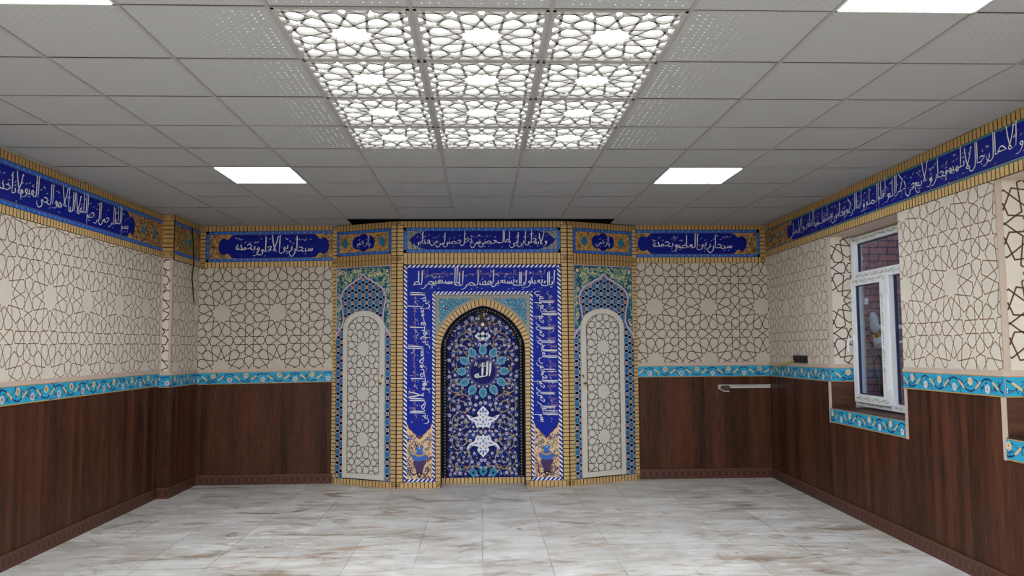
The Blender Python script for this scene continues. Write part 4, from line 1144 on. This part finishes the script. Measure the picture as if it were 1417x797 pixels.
# string of white dashes round the panel
loop = [(CX+NW+.03, nb)]+arch(NW+.03, ZSP, ZAP-.025)
lp = catmull(loop, 4); cum = [0]
for k in range(1, len(lp)): cum.append(cum[-1]+math.dist(lp[k], lp[k-1]))
n = int(cum[-1]/.034)
for k in range(n):
    a = [tuple(np.interp((k+t)/n*cum[-1], cum, [q_[c] for q_ in lp]) for c in (0, 1)) for t in (.2, .62)]
    for P_ in (a, mirror(a)): p.line(P_[0], P_[1], .013, 'grey_tile', 2)
ZMED = FN.px(668.5, 513.7)[1]
zn = lambda y: FN.px(668, y)[1]
ZAX = zn(597)
def inshape(x, z, e=.03):
    if z < nb+.02 or x > NW-e: return False
    if z > ZSP: return z < np.interp(x, [q_[0]-CX for q_ in ish][::-1], [q_[1] for q_ in ish][::-1])-e
    return True
rnd = random.Random(17)
solid = [(0, ZMED, .31)]
def free(x, z):
    if math.hypot(x, z-ZMED) < .165: return False
    for zc in (zn(577), zn(617)):
        if abs(x)/.2+abs(z-zc)/.15 < 1: return False
    return True
# ochre scrolls, mirrored left and right
def scroll(cx, cz, r, a0, sg, turns=1.5):
    n_ = 22
    return [(cx+r*(1-.8*t/n_)*math.cos(a0+sg*turns*2*PI*t/n_), cz+r*(1-.8*t/n_)*math.sin(a0+sg*turns*2*PI*t/n_)) for t in range(n_+1)]
SCR = [(.2, zn(476), .13, PI*.5, -1), (.27, zn(500), .13, 1., 1), (.3, zn(535), .1, 2., -1), (.24, zn(560), .15, -.5, 1), (.16, zn(452), .11, .3, 1), (.26, zn(584), .11, 1.2, -1),
       (.26, 2*ZAX-zn(584), .11, -1.2, 1), (.24, 2*ZAX-zn(560), .15, .5, -1), (.1, zn(655), .1, .2, 1), (.3, zn(655), .09, 2, -1)]
for c in SCR:
    pts = [q_ for q_ in scroll(*c)]
    for s in (1, -1):
        run_ = []
        for x, z in pts:
            if x > .01 and inshape(x, z, .015): run_.append((CX+s*x, z))
            elif len(run_) > 2: p.ribbon(run_, .011, 'vine_ochre', 2); run_ = []
            else: run_ = []
        if len(run_) > 2: p.ribbon(run_, .011, 'vine_ochre', 2)
    for k in range(3):                                    # split leaves on each scroll
        x, z = pts[4+k*6]
        if inshape(x, z, .04) and x > .04:
            a = rnd.uniform(0, 2*PI)
            for s in (1, -1):
                lf = catmull([(CX+s*(x+.035*math.cos(a)), z+.035*math.sin(a)), (CX+s*(x+.01*math.cos(a+.8)), z+.02), (CX+s*x, z), (CX+s*(x-.03*math.cos(a+.4)), z-.03*math.sin(a))], 3)
                p.ribbon(lf, [.004]+[.02]*(len(lf)-2)+[.004], 'vine_ochre', 3)
pts = []; tries = 0
while tries < 5000 and len(pts) < 190:
    tries += 1
    x, z = rnd.uniform(.0, NW), rnd.uniform(nb, ZAP)
    if not inshape(x, z, .02) or not free(x, z): continue
    if any(abs(math.hypot(x, z-ZMED)-.245) < .06 for _ in (0,)): continue
    if any(math.hypot(x-a, z-b_) < .05 for a, b_, _ in pts) or x < .02: continue
    pts.append((x, z, rnd.choice((.011, .014, .017))))
for i, (x, z, r) in enumerate(pts):
    for s in (1, -1):
        c = (CX+s*x, z)
        if r > .0105 and i % 9: flower(p, c, r, 'lilac', ('pink', 'band_blue', 'niche_navy')[i % 3], 4, 5, 'vine_navy')
        else: p.disk(c, .011, ('mosaic_orange', 'turquoise', 'turquoise')[i % 3], 4, 6)
        a = (i*2.4) % (2*PI); a = a if s > 0 else PI-a
        p.ribbon(catmull([(c[0]+.02*math.cos(a), c[1]+.02*math.sin(a)), (c[0]+.036*math.cos(a+.5), c[1]+.036*math.sin(a+.5)), (c[0]+.045*math.cos(a+1.2), c[1]+.045*math.sin(a+1.2))], 2), .008, 'band_blue', 2)
        a += 2.6
        p.ribbon([(c[0]+.018*math.cos(a), c[1]+.018*math.sin(a)), (c[0]+.038*math.cos(a+.3), c[1]+.038*math.sin(a+.3))], .006, 'vine_ochre' if i % 2 else 'band_blue', 2)
# white split-leaf ornaments either side of the axis
orn = [(0, .134), (.012, .115), (.03, .10), (.05, .075), (.07, .052), (.062, .025), (.048, .008), (.075, .004), (.115, -.006), (.15, .015), (.197, .032), (.172, -.01), (.15, -.035), (.12, -.045), (.1, -.06), (.092, -.082), (.085, -.1), (.07, -.127), (.05, -.112), (.04, -.118), (.018, -.112), (0, -.134)]
for zc, sg in ((zn(577), 1), (zn(617), -1)):
    half_ = [(x, zc+sg*y) for x, y in orn]
    p.poly([(CX+x, z) for x, z in half_]+[(CX-x, z) for x, z in half_[::-1][1:-1]], 'white', 5)
    for s_ in (1, -1):
        for x, y, a, r1, r2 in ((.03, .062, .9, .02, .01), (.03, .025, -.5, .014, .007), (.085, -.03, .3, .026, .008), (.14, -.002, .5, .02, .006), (.035, -.03, 1.2, .018, .008), (.06, -.08, 1., .016, .007), (.022, -.085, .4, .012, .006)):
            c_, q_ = math.cos(a), math.sin(a)
            p.poly([(CX+s_*(x+r1*math.cos(t)*c_-r2*math.sin(t)*q_), zc+sg*(y+r1*math.cos(t)*q_+r2*math.sin(t)*c_)) for t in np.arange(0, 6.2, .9)], 'band_blue', 6)
    p.disk((CX, zc+sg*.075), .012, 'band_blue', 6, 6, .03); p.disk((CX, zc+sg*.0), .012, 'pink', 6, 6, .016); p.disk((CX, zc-sg*.055), .01, 'band_blue', 6, 6, .022)
for x in (.0, .035, .1, .16): 
    for s in (1, -1): p.disk((CX+s*x, ZAX), .012, 'lilac', 5, 6)
for k, (x, z) in enumerate(((.0, zn(465)), (.05, zn(465)), (-.05, zn(465)))): lozenge(p, (CX+x, z), .045 if k else .05, 'white', 5, 'teal', .04 if k else .055)
lozenge(p, (CX, zn(449)), .06, 'rust', 4, 'white', .04); lozenge(p, (CX, zn(437)), .075, 'ochre_ink', 5, None, .075)
specks(p, [(CX-.06, zn(437)-.06), (CX+.06, zn(437)-.06), (CX+.06, zn(437)+.06), (CX-.06, zn(437)+.06)], 40, ['grey_tile', 'white', 'ochre_ink'], .006, 6, 3)
for x in (-.115, 0, .115): lozenge(p, (CX+x, zn(654)+(.015 if x == 0 else 0)), .048, 'petal_teal', 5, 'niche_navy', .06)
p.build('niche_panel', mih, label='deep blue arched tile panel with floral scrolls')
# medallion
p = MB(FN, .006)
p.disk((CX, ZMED), .20, 'vine_navy', 0, 40)
for k in range(24):
    a = 2*PI*k/24; p.disk((CX+.178*math.cos(a), ZMED+.178*math.sin(a)), .011, 'lilac' if k % 2 else 'pink', 1, 6)
for k in range(12):
    a = 2*PI*k/12; c = (CX+.248*math.cos(a), ZMED+.248*math.sin(a))
    def pet(sc, m, L):
        pts_ = [(-.05, 0), (-.035, .032), (0, .042), (.03, .03), (.058, 0), (.03, -.03), (0, -.042), (-.035, -.032)]
        p.poly([(c[0]+sc*(x*math.cos(a)-y*math.sin(a)), c[1]+sc*(x*math.sin(a)+y*math.cos(a))) for x, y in pts_], m, L)
    pet(1.14, 'pale_blue', 1); pet(.98, 'petal_teal', 2)
    for t in (-.014, .014): p.line((c[0]-.025*math.cos(a)-t*math.sin(a), c[1]-.025*math.sin(a)+t*math.cos(a)), (c[0]+.03*math.cos(a), c[1]+.03*math.sin(a)), .006, 'mosaic_deep', 3)
p.disk((CX, ZMED), .147, 'navy', 2, 40); p.disk((CX, ZMED), .14, 'ink_navy', 3, 40); p.disk((CX, ZMED), .139, 'medallion_navy', 4, 40)
write(p, 'الله', (CX+.095, ZMED-.125), (-1, 0), (0, 1), .19, .235, L=6, w=.17, marks=False)
p.ribbon([(CX-.01, ZMED+.045), (CX+.03, ZMED+.065)], .011, 'white_text', 6); p.ribbon([(CX+.0, ZMED+.075), (CX+.008, ZMED+.1), (CX+.016, ZMED+.08), (CX+.028, ZMED+.1)], .006, 'white_text', 6)
write(p, 'جل جلاله', (CX-.015, ZMED+.045), (-1, 0), (0, 1), .09, .06, L=6, w=.13, marks=True)
p.build('medallion', mih, label='round navy medallion with white lettering ringed by turquoise petals')

# wings
def lobed(f, pts): return [f.px(x, y) for x, y in pts]
def wing(P0, P1, side, name_text):
    f = Frame((*P0, 0), (P1[0]-P0[0], P1[1]-P0[1], 0)); Wd = math.dist(P0, P1)
    w_ = thing_part('side_wing', mih, f.P(Wd/2, 0, 0), 'left wing set at an angle, with arched door' if side < 0 else 'right wing set at an angle, with arched door')
    # tile field limits: edges from the picture, mirrored in metres
    a0, a1 = (.062, Wd-.072) if side < 0 else (.072, Wd-.062)
    b = MB(f, 0.)
    bricks(b, 0, a0, BT, zt, 'v', .044, m='brick_warm'); bricks(b, a1, Wd, BT, zt, 'v', .044, m='brick_warm'); bricks(b, 0, Wd, 0, BT, 'u', .044, m='brick_warm')
    bricks(b, a0, a1, Z_pl1, zt, 'u', .044); bricks(b, a0, a1, Z_ro, Z_pl0, 'u', .044, rows=2)
    for u in (a0*.5, (a1+Wd)/2):
        for z in (zt-.03, (Z_pl0+Z_ro)/2, .036): key_square(b, u, z, .024)
    b.build('brick_frame', w_)
    p = MB(f, .004); bb = .036                          # name plaque
    for a in ((a0, a1, Z_pl0, Z_pl0+bb), (a0, a1, Z_pl1-bb, Z_pl1), (a0, a0+bb, Z_pl0, Z_pl1), (a1-bb, a1, Z_pl0, Z_pl1)): star_band(p, *a, 1)
    i0, i1, j0, j1 = a0+bb, a1-bb, Z_pl0+bb, Z_pl1-bb; vc = (j0+j1)/2; hh = (j1-j0)/2; uc = (i0+i1)/2
    p.rect(i0, i1, j0, j1, 'ochre', 1); curls(p, rectpts(i0, i1, j0, j1), 210, ['ochre_ink', 'ochre_dark'], .016, .006, 2, 61+side)
    specks(p, rectpts(i0, i1, j0, j1), 24, ['teal'], .008, 3, 71+side)
    for s in (1, -1): lozenge(p, (uc+s*.255, vc), .05, 'turq_dark', 4, 'mosaic_blue', .062)
    half_ = [(0, 1.0), (.035, .9), (.06, .68), (.1, .74), (.14, .5), (.155, .15), (.155, -.15), (.14, -.5), (.1, -.74), (.06, -.68), (.035, -.9), (0, -1.0)]
    p.poly([(uc+x, vc+y*hh*.98) for x, y in half_]+[(uc-x, vc+y*hh*.98) for x, y in half_[::-1][1:-1]], 'navy', 5)
    write(p, name_text, (uc+.095, vc-hh*.72), (-1, 0), (0, 1), .19, hh*1.4, L=7, w=.09, marks=True, seed=9)
    p.build('name_panel', w_, label='ochre panel with lobed blue cartouche and white lettering')
    # mosaic field
    p = MB(f, .002); z0, z1 = BT, Z_ro
    p.rect(a0, a1, z0, z1, 'ink_navy', 0); reg = rectpts(a0, a1, z0, z1); p.clip = reg
    dx, dz = .098, .0905; k = 0; z = z0+.03
    while z < z1+.05:
        u = a0-.02+(dx/2 if k % 2 else 0)
        while u < a1+.08:
            if z < 2.44 and not (.2 < (u-a0)/(a1-a0) < .8 and z < 1.6):
                p.disk((u, z), .041, 'white', 1, 8, rot=PI/8); p.disk((u, z), .037, 'mosaic_blue', 2, 8, rot=PI/8); p.disk((u, z), .008, 'mosaic_deep', 3, 6); p.disk((u, z), .006, 'mosaic_orange', 4, 5)
                p.disk((u+dx/2, z), .021, 'white', 2, 6); p.disk((u+dx/2, z), .0175, 'mosaic_orange', 3, 6)
                for q_ in (-1, 1):
                    p.disk((u+q_*.025, z+dz*.5), .009, 'pale_blue', 1, 4)
            u += dx
        z += dz; k += 1
    p.clip = None
    p.build('mosaic_panel', w_, label='blue, orange and black mosaic field')
    # lobed arch: green scrolls in the corners outside it
    hw = (a1-a0)/2; um = (a0+a1)/2
    zpx = lambda y: f.px(505.6 if side < 0 else 830, y)[1]
    prof_ = [(1.0, 468), (.98, 462), (.8, 452), (.72, 444), (.74, 432), (.82, 415), (.83, 410), (.79, 407), (.76, 403), (.68, 399), (.6, 396.5), (.54, 394), (.47, 392.5), (.38, 391), (.3, 388), (.24, 387), (.13, 385), (.08, 382.5), (0, 378.5)]
    pr = [(x*hw, zpx(y)) for x, y in prof_]
    p = MB(f, .002+6*MB.STEP)
    for s in (1, -1):
        e = [(um+s*x, z_) for x, z_ in pr]
        p.poly([(um+s*hw, pr[0][1])]+e+[(um, z1), (um+s*hw, z1)], 'scroll_teal', 0)
        p.ribbon(e, .02, 'lilac', 4); p.ribbon([(u_-s*.01, v_-.008) for u_, v_ in e], .005, 'mosaic_orange', 5)
        reg = rectpts(*sorted((um, um+s*(hw-.012))), pr[0][1], z1-.02)
        def tst(u_, v_, s=s):
            x = abs(u_-um); lim = np.interp(x, [q_[0] for q_ in pr if q_[1] > zpx(417)][::-1], [q_[1] for q_ in pr if q_[1] > zpx(417)][::-1])
            return (v_ > lim+.02) if x < .8*hw else (v_ > zpx(462) and x > .86*hw)
        curls(p, reg, 120, ['scroll_green', 'scroll_green', 'petal_cream'], .028, .010, 1, 81+side+s, tst)
        specks(p, reg, 26, ['scroll_green', 'mosaic_blue'], .009, 2, 91+s, tst)
        flower(p, (um+s*(hw-.05), z1-.065), .018, 'petal_cream', 'ink_navy', 4, 6, 'mosaic_deep')
        p.disk((um+s*(hw-.13), z1-.012), .014, 'mosaic_orange', 4, 6); p.disk((um+s*(hw-.012), z1-.17), .014, 'mosaic_orange', 4, 6)
    e_ = .008
    for a in ((a0, a1, z1-e_, z1), (a0, a0+e_, pr[0][1], z1), (a1-e_, a1, pr[0][1], z1)): p.rect(*a, 'lilac', 5)
    p.build('scroll_spandrel', w_, label='green scrolls on teal outside a lobed white arch line')
    # door
    if side < 0: d0, d1, zd0, zsp, zap = f.px(476.5, 500)[0], f.px(533.3, 500)[0], .085, f.px(505, 455)[1], f.px(506, 430)[1]
    else: d0, d1, zd0, zsp, zap = f.px(803, 500)[0], f.px(862, 500)[0], .085, f.px(831, 452)[1], f.px(832, 427)[1]
    def ar(u0, u1, zb_, zs, za, n_=14): 
        c_, r_ = (u0+u1)/2, (u1-u0)/2
        return [(u0, zb_), (u1, zb_)]+[(c_+r_*math.cos(PI*k/n_), zs+(za-zs)*math.sin(PI*k/n_)) for k in range(n_+1)]
    D = MB(f, .03); shp = ar(d0, d1, zd0, zsp, zap)
    D.prism(shp, .005, .03, 'cream_door')
    m_ = .068; inn = ar(d0+m_, d1-m_, zd0+m_*.9, zsp-.01, zap-m_*.95)
    D.ribbon(inn+[inn[0]], .007, 'groove', 1)
    c_ = (d0+d1)/2
    zc1 = (f.px(508, 482.6)[1] if side < 0 else f.px(834, 480)[1])
    stars(D, inn[::1], (c_, zc1), .51, .515, .0085, 'groove', 1)
    dr = D.build('door', w_, label='cream arched door cut with interlaced star lines')
    hx = (f.px(530, 532)[0] if side < 0 else f.px(806, 528)[0]); hz = f.px(530 if side < 0 else 806, 530)[1]
    # furniture: plate with keyhole and knob (one small brass piece)
    k_ = MB(f); k_.tube([f.P(hx, hz, .03), f.P(hx, hz, .06)], .007, 'brass', 8); k_.tube([f.P(hx-.022, hz, .058), f.P(hx-.008, hz, .07), f.P(hx+.008, hz, .07), f.P(hx+.022, hz, .058)], [.006, .013, .013, .006], 'brass', 8)
    k_.build('door_knob', w_, label='brass knob on the door')
    k_ = MB(f); k_.tube([f.P(hx+.01*(-side), hz+.085, .03), f.P(hx+.01*(-side), hz+.085, .036)], .013, 'brass', 10); k_.tube([f.P(hx, hz+.055, .036), f.P(hx+.01*(-side), hz+.085, .04)], .005, 'brass', 6)
    k_.build('lock_plate', w_, label='small brass lock on the door')

def thing_part(name, parent, base, label):
    o = bpy.data.objects.new(name, None); COL.objects.link(o); o.parent = parent
    base = np.array(base, float); o.location = tuple(base-np.array(BASE[parent.name])); BASE[o.name] = tuple(base); o['label'] = label; o.empty_display_size = .1
    return o
wing((-1.762, YB-.004), (CX-W1, YM), -1, 'یا رحیم')
wing((CX+W1, YM), (1.858, YB-.02), 1, 'یا رحمن')
# closed top of the mihrab (seen only through the gap in the ceiling)
p = MB(); z_ = zt-.002
p.face3([(-1.762, YB, z_), (CX-W1, YM, z_), (CX+W1, YM, z_), (1.858, YB-.02, z_), (1.858, YB, z_)], 'mortar'); p.build('top_board', mih)

# ---------------------------------------------- window
FW = Frame(FR.P(0, 0, -RD), FR.U)                       # plane of the window frame
win = struct(thing_part('window_1', WR, (0, 0, 0), '') if 0 else bpy.data.objects.new('window_1', None)); COL.objects.link(win)
wb = FW.P((uw0+uw1)/2, .99, 0); win.location = tuple(wb); BASE['window_1'] = tuple(wb)
a0, a1, z0, z1 = uw0+.015, uw1-.005, .985, 2.615
um_ = (a0+a1)/2; ztr = 2.235
def ring(mb, u0, u1, v0, v1, w, d0, d1, m):
    mb.box(u0, u0+w, v0, v1, d0, d1, m); mb.box(u1-w, u1, v0, v1, d0, d1, m); mb.box(u0+w, u1-w, v0, v0+w, d0, d1, m); mb.box(u0+w, u1-w, v1-w, v1, d0, d1, m)
p = MB(FW); ring(p, a0, a1, z0, z1, .06, -.07, 0, 'white_plastic')
p.box(a0+.06, a1-.06, ztr-.045, ztr+.035, -.07, 0, 'white_plastic'); p.box(um_-.035, um_+.035, z0+.06, ztr-.045, -.07, 0, 'white_plastic')
# printed protective film on the frame
rnd = random.Random(5)
def film(p, u0, u1, v0, v1, d, vert=False):
    Ln = (v1-v0) if vert else (u1-u0); n_ = max(1, int(Ln/.16))
    q_ = MB(p.f, d)
    for k in range(n_):
        t = (k+.5)/n_*Ln; m = MATS
        for i in range(9):
            wd = (u1-u0) if vert else (v1-v0)
            if i < 3: c = 'tape_green'; x = t+.045+rnd.uniform(-.03, .02); y = wd*(.3+.18*i); l = .05; hh_ = .005
            else: c = 'tape_dark' if i % 4 else 'red_dot'; x = t-.04+.013*(i-3); y = wd*rnd.uniform(.4, .62); l = .008; hh_ = .004+.004*(i % 2)
            r_ = (u0+y-hh_, u0+y+hh_, v0+x, v0+x+l) if vert else (u0+x, u0+x+l, v0+y-hh_, v0+y+hh_)
            i0_ = len(p.v); p.v += [tuple(p.f.P(a, b_, d)) for a, b_ in rectpts(*r_)]; p.fc.append((i0_, i0_+1, i0_+2, i0_+3)); p.m.append(p.mi(c))
film(p, a0, a1, z1-.06, z1, .001); film(p, a0+.06, a1-.06, ztr-.045, ztr+.035, .001); film(p, a0, a1, z0, z0+.06, .001)
p.build('frame', win, label='white plastic window frame with printed film')
def pane(u0, u1, v0, v1, d, parent, lab=None):
    g_ = MB(FW); ring(g_, u0-.004, u1+.004, v0-.004, v1+.004, .014, d-.012, d+.012, 'gasket'); g_.build('gasket', parent)
    g_ = MB(FW, d); g_.rect(u0, u1, v0, v1, 'window_glass'); return g_.build('pane', parent, label=lab)
pane(a0+.06, a1-.06, ztr+.035, z1-.06, -.055, win, 'clear glass of the top light')
p = MB(FW); s0, s1 = a0+.035, um_-.01; ring(p, s0, s1, z0+.04, ztr-.02, .075, -.03, .028, 'white_plastic')
film(p, s0, s1, z0+.04, z0+.115, .029); film(p, s0, s1, ztr-.095, ztr-.02, .029); film(p, s1-.075, s1, z0+.2, ztr-.2, .029, True)
sash = p.build('sash', win, label='left opening sash with handle')
pane(s0+.075, s1-.075, z0+.115, ztr-.095, 0, sash, 'clear glass of the opening sash')
p = MB(FW); hu, hz = s0+.03, 1.625
p.box(hu-.014, hu+.014, hz-.035, hz+.035, .028, .036, 'white_plastic'); p.tube([FW.P(hu, hz, .034), FW.P(hu, hz, .07), FW.P(hu-.004, hz-.012, .082), FW.P(hu-.01, hz-.06, .084), FW.P(hu-.01, hz-.125, .08)], [.011, .011, .012, .011, .009], 'white_plastic', 10)
p.build('handle', sash, label='white lever handle', smooth=False)
pane(um_+.035, a1-.06, z0+.06, ztr-.045, -.055, win, 'clear glass of the fixed light')
p = MB(FW); p.box(um_-.012, um_+.012, z0+.12, z0+.2, .0, .03, 'white_plastic'); p.box(um_-.012, um_+.012, ztr-.2, ztr-.1, .0, .03, 'white_plastic'); p.build('hinge', win)

# outside
p = MB(); p.face3([(3.85, 9.9, -.2), (8.5, 9.9, -.2), (8.5, 9.9, 5.5), (3.85, 9.9, 5.5)], 'exterior_brick'); EW = struct(p.build('wall_exterior'))
FE = Frame((0, 9.9, 0), (1, 0, 0))
p = MB(FE, .006); rnd = random.Random(8)
pts = [(4.78+rnd.uniform(-.0, .01), 2.2)]
R_ = [FE.px(x, y) for x, y in ((1183, 378), (1188, 378), (1191, 371), (1189, 364), (1194, 360), (1193, 354), (1189, 350), (1191, 342), (1187, 336), (1183, 336))]
p.poly(R_, 'pipe_white'); p.build('mortar_smear', EW, label='ragged pale mortar patch on the brick')
p = MB(); p.face3([(3.7, 2, -.1), (9, 2, -.1), (9, 9.95, -.1), (3.7, 9.95, -.1)], 'ground'); struct(p.build('ground_exterior'))
for (zc, r, lab) in ((FE.px(1225, 453)[1], .028, 'thick white pipe fixed across the brick wall outside, the upper one'), (FE.px(1225, 473.5)[1], .017, 'thin white pipe fixed across the brick wall outside, the lower one')):
    p = MB(); p.tube([(5.0 if r > .02 else 5.12, 9.86, zc), (6.4, 9.86, zc), (8.2, 9.86, zc)], r, 'pipe_white', 10)
    tag(p.build('wall_pipe', base=(5.2, 9.86, zc)), lab, 'pipe', 'pipes on the wall outside')
lb = FE.px(1209, 471); t = thing('outdoor_lamp', (lb[0], 9.8, lb[1]), 'outdoor wall lamp with frosted tube and brass collar seen through the window', 'lamp')
a_, b_ = np.array([FE.px(1203, 461)[0], 9.74, FE.px(1203, 461)[1]]), np.array([FE.px(1199, 433)[0], 9.74, FE.px(1199, 433)[1]])
c_ = np.array([FE.px(1207, 471)[0], 9.76, FE.px(1207, 471)[1]])
p = MB(); p.tube([a_, a_*.75+b_*.25, a_*.2+b_*.8, b_], [.03, .055, .05, .02], 'frosted', 12); p.build('glass_tube', t, smooth=True)
p = MB(); p.tube([a_*.55+c_*.45, a_], .055, 'brass', 12); p.build('collar', t)
p = MB(); p.tube([c_+np.array([.06, .12, -.06]), c_, a_*.55+c_*.45], [.05, .055, .045], 'white_plastic', 12); p.build('base', t)
p = MB(); rnd = random.Random(2)
for k in range(3):
    x = FE.px(1212+k*4, 480)[0]; z = FE.px(1212, 478)[1]
    p.tube(catmull([(lb[0]+.05, 9.88, lb[1]-.2), (x, 9.87, z-.14-.02*k), (x-.05+.06*k, 9.86, z-.3), (x+.05-.02*k, 9.87, z-.7), (x-.1+.1*k, 9.87, z-1.2)], 4), .01, 'black_rubber', 6)
tag(p.build('loose_cable', base=(lb[0], 9.85, lb[1])), 'black loose cables hanging down the brick wall below the outdoor lamp', 'cable')
for k, ((x, y), lab) in enumerate((((1198, 417), 'small white clip on the brick wall outside, left one'), ((1253, 403), 'small white clip on the brick wall outside, right one'))):
    u, z = FE.px(x, y); p = MB(FE); p.box(u-.022, u+.022, z-.04, z+.04, 0, .02, 'pipe_white'); p.box(u-.012, u+.012, z-.02, z+.02, .02, .028, 'white_plastic')
    tag(p.build('wall_clip', base=(u, 9.9, z)), lab, 'clip', 'clips on the wall outside') if k == 0 else None
    if k: 
        o = p.build('wall_clip', base=(u, 9.9, z)); tag(o, lab, 'clip', 'clips on the wall outside')

# ---------------------------------------------- small things on the walls
u0, z0_ = FR.px(1101, 496.5); u1, _ = FR.px(1118.5, 496.5)
t = thing('socket_block', tuple(FR.P((u0+u1)/2, z0_, 0)), 'black triple power socket on the right wall between corner and window', 'socket')
p = MB(FR); p.box(u0, u1, z0_-.038, z0_+.04, .006, .03, 'black_plastic'); p.build('frame_plate', t)
for k in range(3):
    uc = u0+(u1-u0)*(k+.5)/3; p = MB(FR); p.box(uc-.045, uc+.045, z0_-.03, z0_+.032, .03, .036, 'black_rubber')
    p.tube([FR.P(uc, z0_, .0362), FR.P(uc, z0_, .04)], .022, 'black_plastic', 12); p.build('socket_insert', t)
A = FR.px(1104, 498.5); B = FR.px(1076, 509.5)
p = MB(); p.tube(catmull([tuple(FR.P(A[0], A[1], .036)), tuple(FR.P((A[0]+B[0])/2, (A[1]+B[1])/2+.004, .05)), tuple(FR.P(B[0]+.02, B[1], .04))], 5), .008, 'yellow_wire', 8)
tag(p.build('cable_stub', base=tuple(FR.P(A[0], A[1], .03))), 'stiff yellow cable sticking out of the black power socket', 'cable')
# white rail on the back wall
A = FB.px(993, 534.5); B = FB.px(1065, 535.5)
t = thing('wall_rail', ((A[0]+B[0])/2, YB, A[1]), 'white metal rail fixed to the wood panelling at the right of the back wall', 'rail')
p = MB(FB); p.box(A[0], B[0], A[1]-.022, A[1]+.018, .006, .03, 'silver'); p.box(A[0], B[0], A[1]+.012, A[1]+.02, .006, .055, 'silver'); p.build('bar', t)
p = MB(FB); u = FB.px(1003, 536)[0]; p.prism([(u-.07, A[1]-.028), (u-.02, A[1]-.05), (u+.03, A[1]-.045), (u+.06, A[1]-.02), (u+.04, A[1]+.012), (u-.05, A[1]+.01)], .03, .04, 'rust'); p.build('torn_bracket', t, label='dark rusty bracket at the left end')
p = MB(FB); p.tube([FB.P(u-.09, A[1]-.02, .04), FB.P(u-.03, A[1]-.055, .045), FB.P(u+.04, A[1]-.06, .045)], .006, 'silver', 6); p.build('wire', t)
# cables in the corners
def cable(label, pts, r=.008, plug=None):
    t = thing('hanging_cable', pts[-1], label, 'cable')
    p = MB(); p.tube(catmull(pts, 5), r, 'black_rubber', 6); p.build('cord', t)
    if plug: 
        p = MB(); p.tube(plug, [.014, .028, .028, .018], 'blue_plastic', 8); p.build('plug', t, label='blue connector')
fx = lambda f, x, y, d: tuple(f.P(*f.px(x, y, d), d))
cable('thin dark cable hanging down in the left back corner', [fx(FC, 266, 314, .03), fx(FC, 267.5, 340, .03), fx(FC, 268, 365, .03), fx(FC, 266, 381, .025), fx(FC, 267, 400, .025), fx(FC, 268.5, 420, .025)], .007)
cable('thin dark cable with a blue connector hanging down in the right back corner', [fx(FB, 1062, 365, .03), fx(FB, 1063.5, 385, .03), fx(FB, 1063, 400, .03), fx(FB, 1066, 413, .03), fx(FB, 1068, 420, .03)], .007,
      [fx(FB, 1067.5, 418, .03), fx(FB, 1067, 422, .03), fx(FB, 1066, 428, .03), fx(FB, 1065, 431, .03)])

# ---------------------------------------------- light
w = bpy.data.worlds.new('sky'); SC.world = w; w.use_nodes = True
nt = w.node_tree; bg = nt.nodes['Background']; st = nt.nodes.new('ShaderNodeTexSky'); st.sky_type = 'HOSEK_WILKIE'; st.turbidity = 6; st.sun_direction = (-.6, -.4, .6)
nt.links.new(st.outputs[0], bg.inputs[0]); bg.inputs[1].default_value = 4.2
def area(x, y, sx, sy, e, z=H-.03):
    l = bpy.data.lights.new('ceiling_lamp', 'AREA'); l.shape = 'RECTANGLE'; l.size = sx; l.size_y = sy; l.energy = e; l.color = (.9, .95, 1.)
    o = bpy.data.objects.new('ceiling_lamp', l); o.location = (x, y, z); COL.objects.link(o)
for x in (-1.8, 0, 1.8):
    for y in (-.45, 1.6): area(x, y, .57, .57, (105 if y < 0 else 75)*(.55 if x > 1 else 1.))
l = bpy.data.lights.new('rear_fill', 'AREA'); l.shape = 'RECTANGLE'; l.size = 5; l.size_y = 1.8; l.energy = 60; l.color = (.95, .97, 1.)  # unseen fill light added before the rear wall to brighten ceiling and room
o = bpy.data.objects.new('rear_fill', l); o.location = (0, YR+.1, 1.3); o.rotation_euler = (math.radians(102), 0, 0); COL.objects.link(o)

# ---------------------------------------------- camera
cam = bpy.data.cameras.new('camera'); co = bpy.data.objects.new('camera', cam); COL.objects.link(co)
cam.sensor_fit = 'HORIZONTAL'; cam.sensor_width = 36.; cam.lens = CF*36/1417; cam.clip_start = .05; cam.clip_end = 100
from mathutils import Matrix
M = Matrix(((_R[0], _U[0], -_F[0], CAM[0]), (_R[1], _U[1], -_F[1], CAM[1]), (_R[2], _U[2], -_F[2], CAM[2]), (0, 0, 0, 1)))
co.matrix_world = M; SC.camera = co
SC.view_settings.view_transform = 'Standard'; SC.view_settings.look = 'None'; SC.view_settings.exposure = .12; SC.view_settings.gamma = 1.
SC.cycles.max_bounces = 8; SC.cycles.diffuse_bounces = 5; SC.cycles.sample_clamp_indirect = 8.
